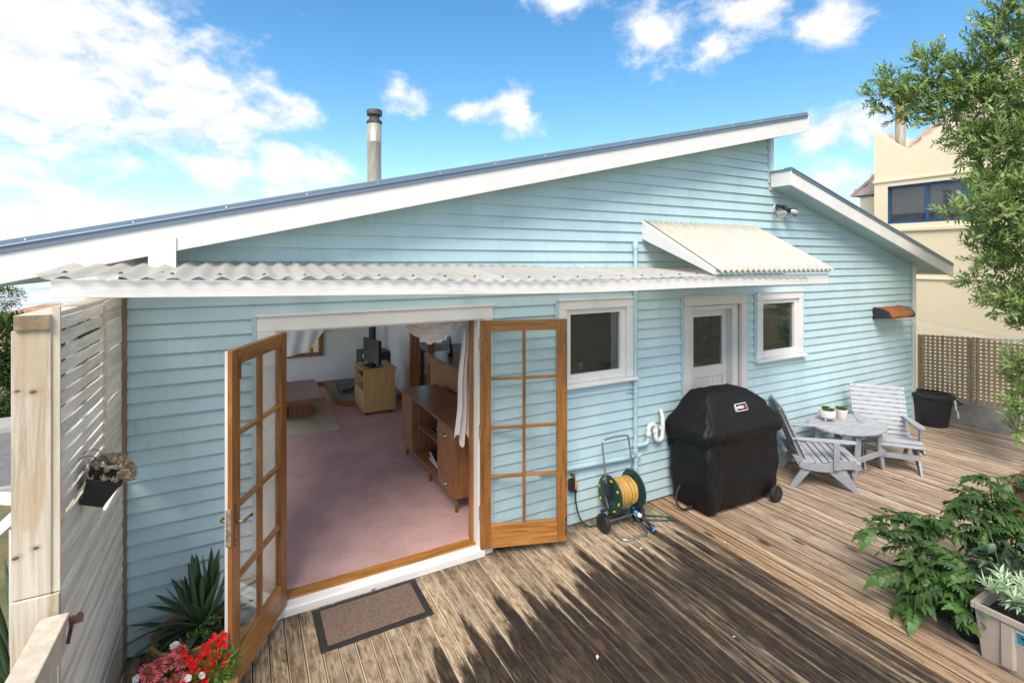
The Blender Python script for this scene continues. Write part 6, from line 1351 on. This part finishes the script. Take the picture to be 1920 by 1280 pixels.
MB().tube(bez([(0, 0, 0), (-.05, .05, 1.4), (-.15, .0, 2.9), tuple(trunk_top)], 5), [.20-.006*i for i in range(16)], 12).build('trunk', 'bark', tree, smooth=True)
# main limbs fork from the trunk to hubs, finer branches go on from each hub to its clumps
cen = [at_t(u, v, t_) for u, v, t_, r_ in CLP]; hubs = [at_t(1800, 190, 6.8), at_t(1890, 60, 6.5), at_t(1890, 240, 6.5), at_t(1870, 390, 6.4), at_t(1890, 540, 6.4), at_t(1940, 720, 6.3), at_t(2060, 60, 6.7), at_t(2080, 330, 6.7), at_t(2060, 500, 6.6), at_t(2220, 150, 7.1)]
for _ in range(3):
    grp = [[] for h in hubs]
    for c in cen: grp[min(range(len(hubs)), key=lambda i: (hubs[i]-c).length)].append(c)
    hubs = [(sum(g_, Vector())/len(g_)).lerp(h, .5) if g_ else h for g_, h in zip(grp, hubs)]
hubs = [h.lerp(Vector((10.4, -2.3, h.z-.2)), .25) for h in hubs]
tr_pts = [Vector((10.58, -2.33, .6)), Vector((10.55, -2.33, 1.5)), Vector((10.45, -2.33, 2.3)), Vector((10.35, -2.31, 2.9)), Vector((10.3, -2.3, 3.15))]
for h in hubs:
    a0 = min(tr_pts, key=lambda q: abs(q.z-(h.z-.9))); m1 = a0.lerp(h, .45)+Vector((0, 0, -.12)); m2 = a0.lerp(h, .75)+Vector((rt2.uniform(-.12, .12), rt2.uniform(-.12, .12), .06))
    P_ = bez([a0, m1, m2, h], 5); limbs.tube([p-T0 for p in P_], [.075*(1-.7*i/(len(P_)-1)) for i in range(len(P_))], 8)
for u, v, t_, r_ in CLP:
    c = at_t(u, v, t_); a0 = min(hubs, key=lambda q: (q-c).length); m1 = a0.lerp(c, .5)+Vector((rt2.uniform(-.15, .15), rt2.uniform(-.15, .15), rt2.uniform(-.05, .2)))
    limbs.tube([p-T0 for p in bez([a0, m1, c], 5)], [.022*(1-.85*i/10)+.003 for i in range(11)], 6)
    nt = int(12+430*r_**1.75) if u < 1990 else int(20+120*r_**1.7)
    for k in range(nt):
        d = Vector((rt2.gauss(0, 1), rt2.gauss(0, 1), rt2.gauss(0, 1))).normalized(); st_ = c+d*r_*rt2.uniform(.1, .85)
        dr = (d*.7+Vector((rt2.uniform(-.6, .3), rt2.uniform(-.5, .5), rt2.uniform(-.1, .9)))).normalized(); L = rt2.uniform(.14, .30)*(1 if r_ > .12 else .8)
        p0 = st_-T0; p1 = p0+dr*L*.5; p2 = p0+dr*L+Vector((0, 0, .03)); twigs.tube([p0, p1, p2], [.004, .003, .0015], 3, cap=False)
        nl_ = int(L/.0175); side = dr.orthogonal().normalized()
        for i in range(nl_):
            q = .15+.85*i/nl_; p = p0.lerp(p2, q); an = i*2.2+rt2.uniform(-.5, .5); w_ = (Matrix.Rotation(an, 3, dr) @ side)
            ax = (dr*.75+w_*.85).normalized(); sd = ax.cross(dr+Vector((.01, .02, .9))).normalized(); l = rt2.uniform(.05, .12); ww = l*rt2.uniform(.27, .38); nn = ax.cross(sd)*ww*.12
            crown.add([p, p+ax*l*.45+sd*ww*.5+nn, p+ax*l, p+ax*l*.45-sd*ww*.5+nn], [(0, 1, 2, 3)])
crown.build('crown', 'tree_leaf', tree); limbs.build('limb', 'bark', tree, smooth=True); o = twigs.build('twig', 'bark', tree); 
# ================================================================== left background planting
def shrub(name, label, loc, clumps, n, L, W, m, seed, group=None):
    s_ = thing(name, label, 'shrub', loc, 0, group); leafcloud('crown', m, s_, clumps, n, L, W, seed, kind=False)
    for i in range(5): MB().tube([(0, 0, 0), Vector(clumps[i % len(clumps)][0])*.5+Vector((.05, 0, 0)), clumps[i % len(clumps)][0]], [.06, .04, .02], 6).build('trunk', 'bark', s_, smooth=True)
shrub('coastal_shrub', 'dense green shrub beyond the road left of the timber post', (-6.0, 14.6, -1.6), [((0, 0, 1.7), (1.4, 1.0, 1.0)), ((-.9, .2, 2.2), (1.0, .8, .7)), ((-2.0, .2, 1.8), (1.2, .8, 1.0)), ((.3, .1, 2.0), (.9, .8, .7)), ((.9, .3, 1.3), (1.0, .8, .9)), ((.2, 0, .6), (1.5, 1, .6))], 16000, .13, .07, 'hedge_leaf', 1)
shrub('coastal_shrub', 'tall shrub beyond the road seen through the screen gaps', (-3.6, 14.8, -1.6), [((0, 0, 1.2), (1.3, 1.0, 1.0)), ((-.7, .2, 1.6), (.9, .8, .8)), ((.9, .3, 1.5), (1.0, .8, .9))], 12000, .13, .07, 'hedge_leaf', 2)
shrub('coastal_shrub', 'windswept tree with lighter leaves above the shore rocks', (-10.2, 24.0, -1.6), [((0, 0, 2.2), (1.6, 1.4, .8)), ((-1.0, 0, 2.8), (1.2, 1, .6)), ((1.0, .3, 2.6), (1.2, 1, .6))], 7000, .12, .06, 'hedge_leaf', 3)
fx = thing('flax_plant', 'dark strap-leaved flax growing below the deck at left edge', 'plant', (-1.75, 2.0, -1.6))
rf_ = random.Random(2)
for i in range(46): strap('leaf', 'aloe_leaf', rf_.uniform(1.3, 2.1), .06, R_(rf_.uniform(30, 90)), fx, (rf_.uniform(-.15, .15), rf_.uniform(-.15, .15), 0), i*2.4, R_(rf_.uniform(55, 88)), .004)
wr = thing('white_stair_rail', 'white painted stair rail below the deck behind the post', 'handrail', (-1.55, 1.6, -1.6))
MB().bar((-.6, .6, 1.5), (.2, -.2, 2.35), .05, .09).build('top_rail', 'white_paint', wr); MB().bar((-.7, .7, 2.05), (.3, -.1, 2.10), .05, .09).build('mid_rail', 'white_paint', wr)
for k in range(3): B(-.55+k*.35, -.49+k*.35, .53-k*.35, .59-k*.35, 0, 1.5+k*.36).build('post', 'white_paint', wr)

# ================================================================== bits lying on the deck
lv_ = [MB().add([(-.025, 0, .002), (-.005, -.009, .006), (.022, 0, .003), (-.003, .010, .008)], [(0, 1, 2, 3)]).mesh('fallen_leaf', m) for m in ('dead_leaf', 'fallen_yellow', 'small_leaf', 'paper')]
bits = [(875, 1203, 0, 1.0, 'orange petal on the dark stained boards'), (947, 1162, 2, 1.1, 'green leaf blade lying on dark stained boards left of centre'), (530, 1237, 2, .9, 'green leaf blade near foot of left french door'), (700, 1104, 0, 1.3, 'brown dead leaf between threshold and door mat'), (808, 1135, 0, .7, 'brown leaf scrap at right edge of door mat'), (829, 1189, 0, .8, 'small orange leaf right of door mat'),
        (1203, 1028, 3, .9, 'pale petal near foot of hose reel'), (1360, 1017, 3, .7, 'pale scrap on boards below the barbecue'), (1699, 896, 1, 1.1, 'yellow leaf on deck in front of far chair'), (1585, 980, 1, 1.0, 'yellow leaf on pale boards before near chair'), (1590, 932, 1, .7, 'small yellow leaf at foot of near chair'), (1893, 862, 1, .8, 'yellow leaf on deck near brown bench'), (1683, 1083, 0, .7, 'orange petal beside the tomato leaves'), (1376, 1193, 3, .5, 'tiny pale scrap on dark boards'), (1120, 1232, 3, .9, 'dry root wisp on dark boards near bottom')]
rz_ = random.Random(3)
for u, v, k, s_, lab in bits:
    a = R_(61.8); x = (u-960)/942; zz = -(v-488)/942; t_ = -2.535/zz; p = ((math.cos(a)+x*math.sin(a))*t_, -4+(math.sin(a)-x*math.cos(a))*t_, .014)
    tag(inst('fallen_leaf', lv_[k], None, p, (0, 0, rz_.uniform(0, 6.28)), s_*1.1), lab, 'leaf', 'leaves fallen on the deck')
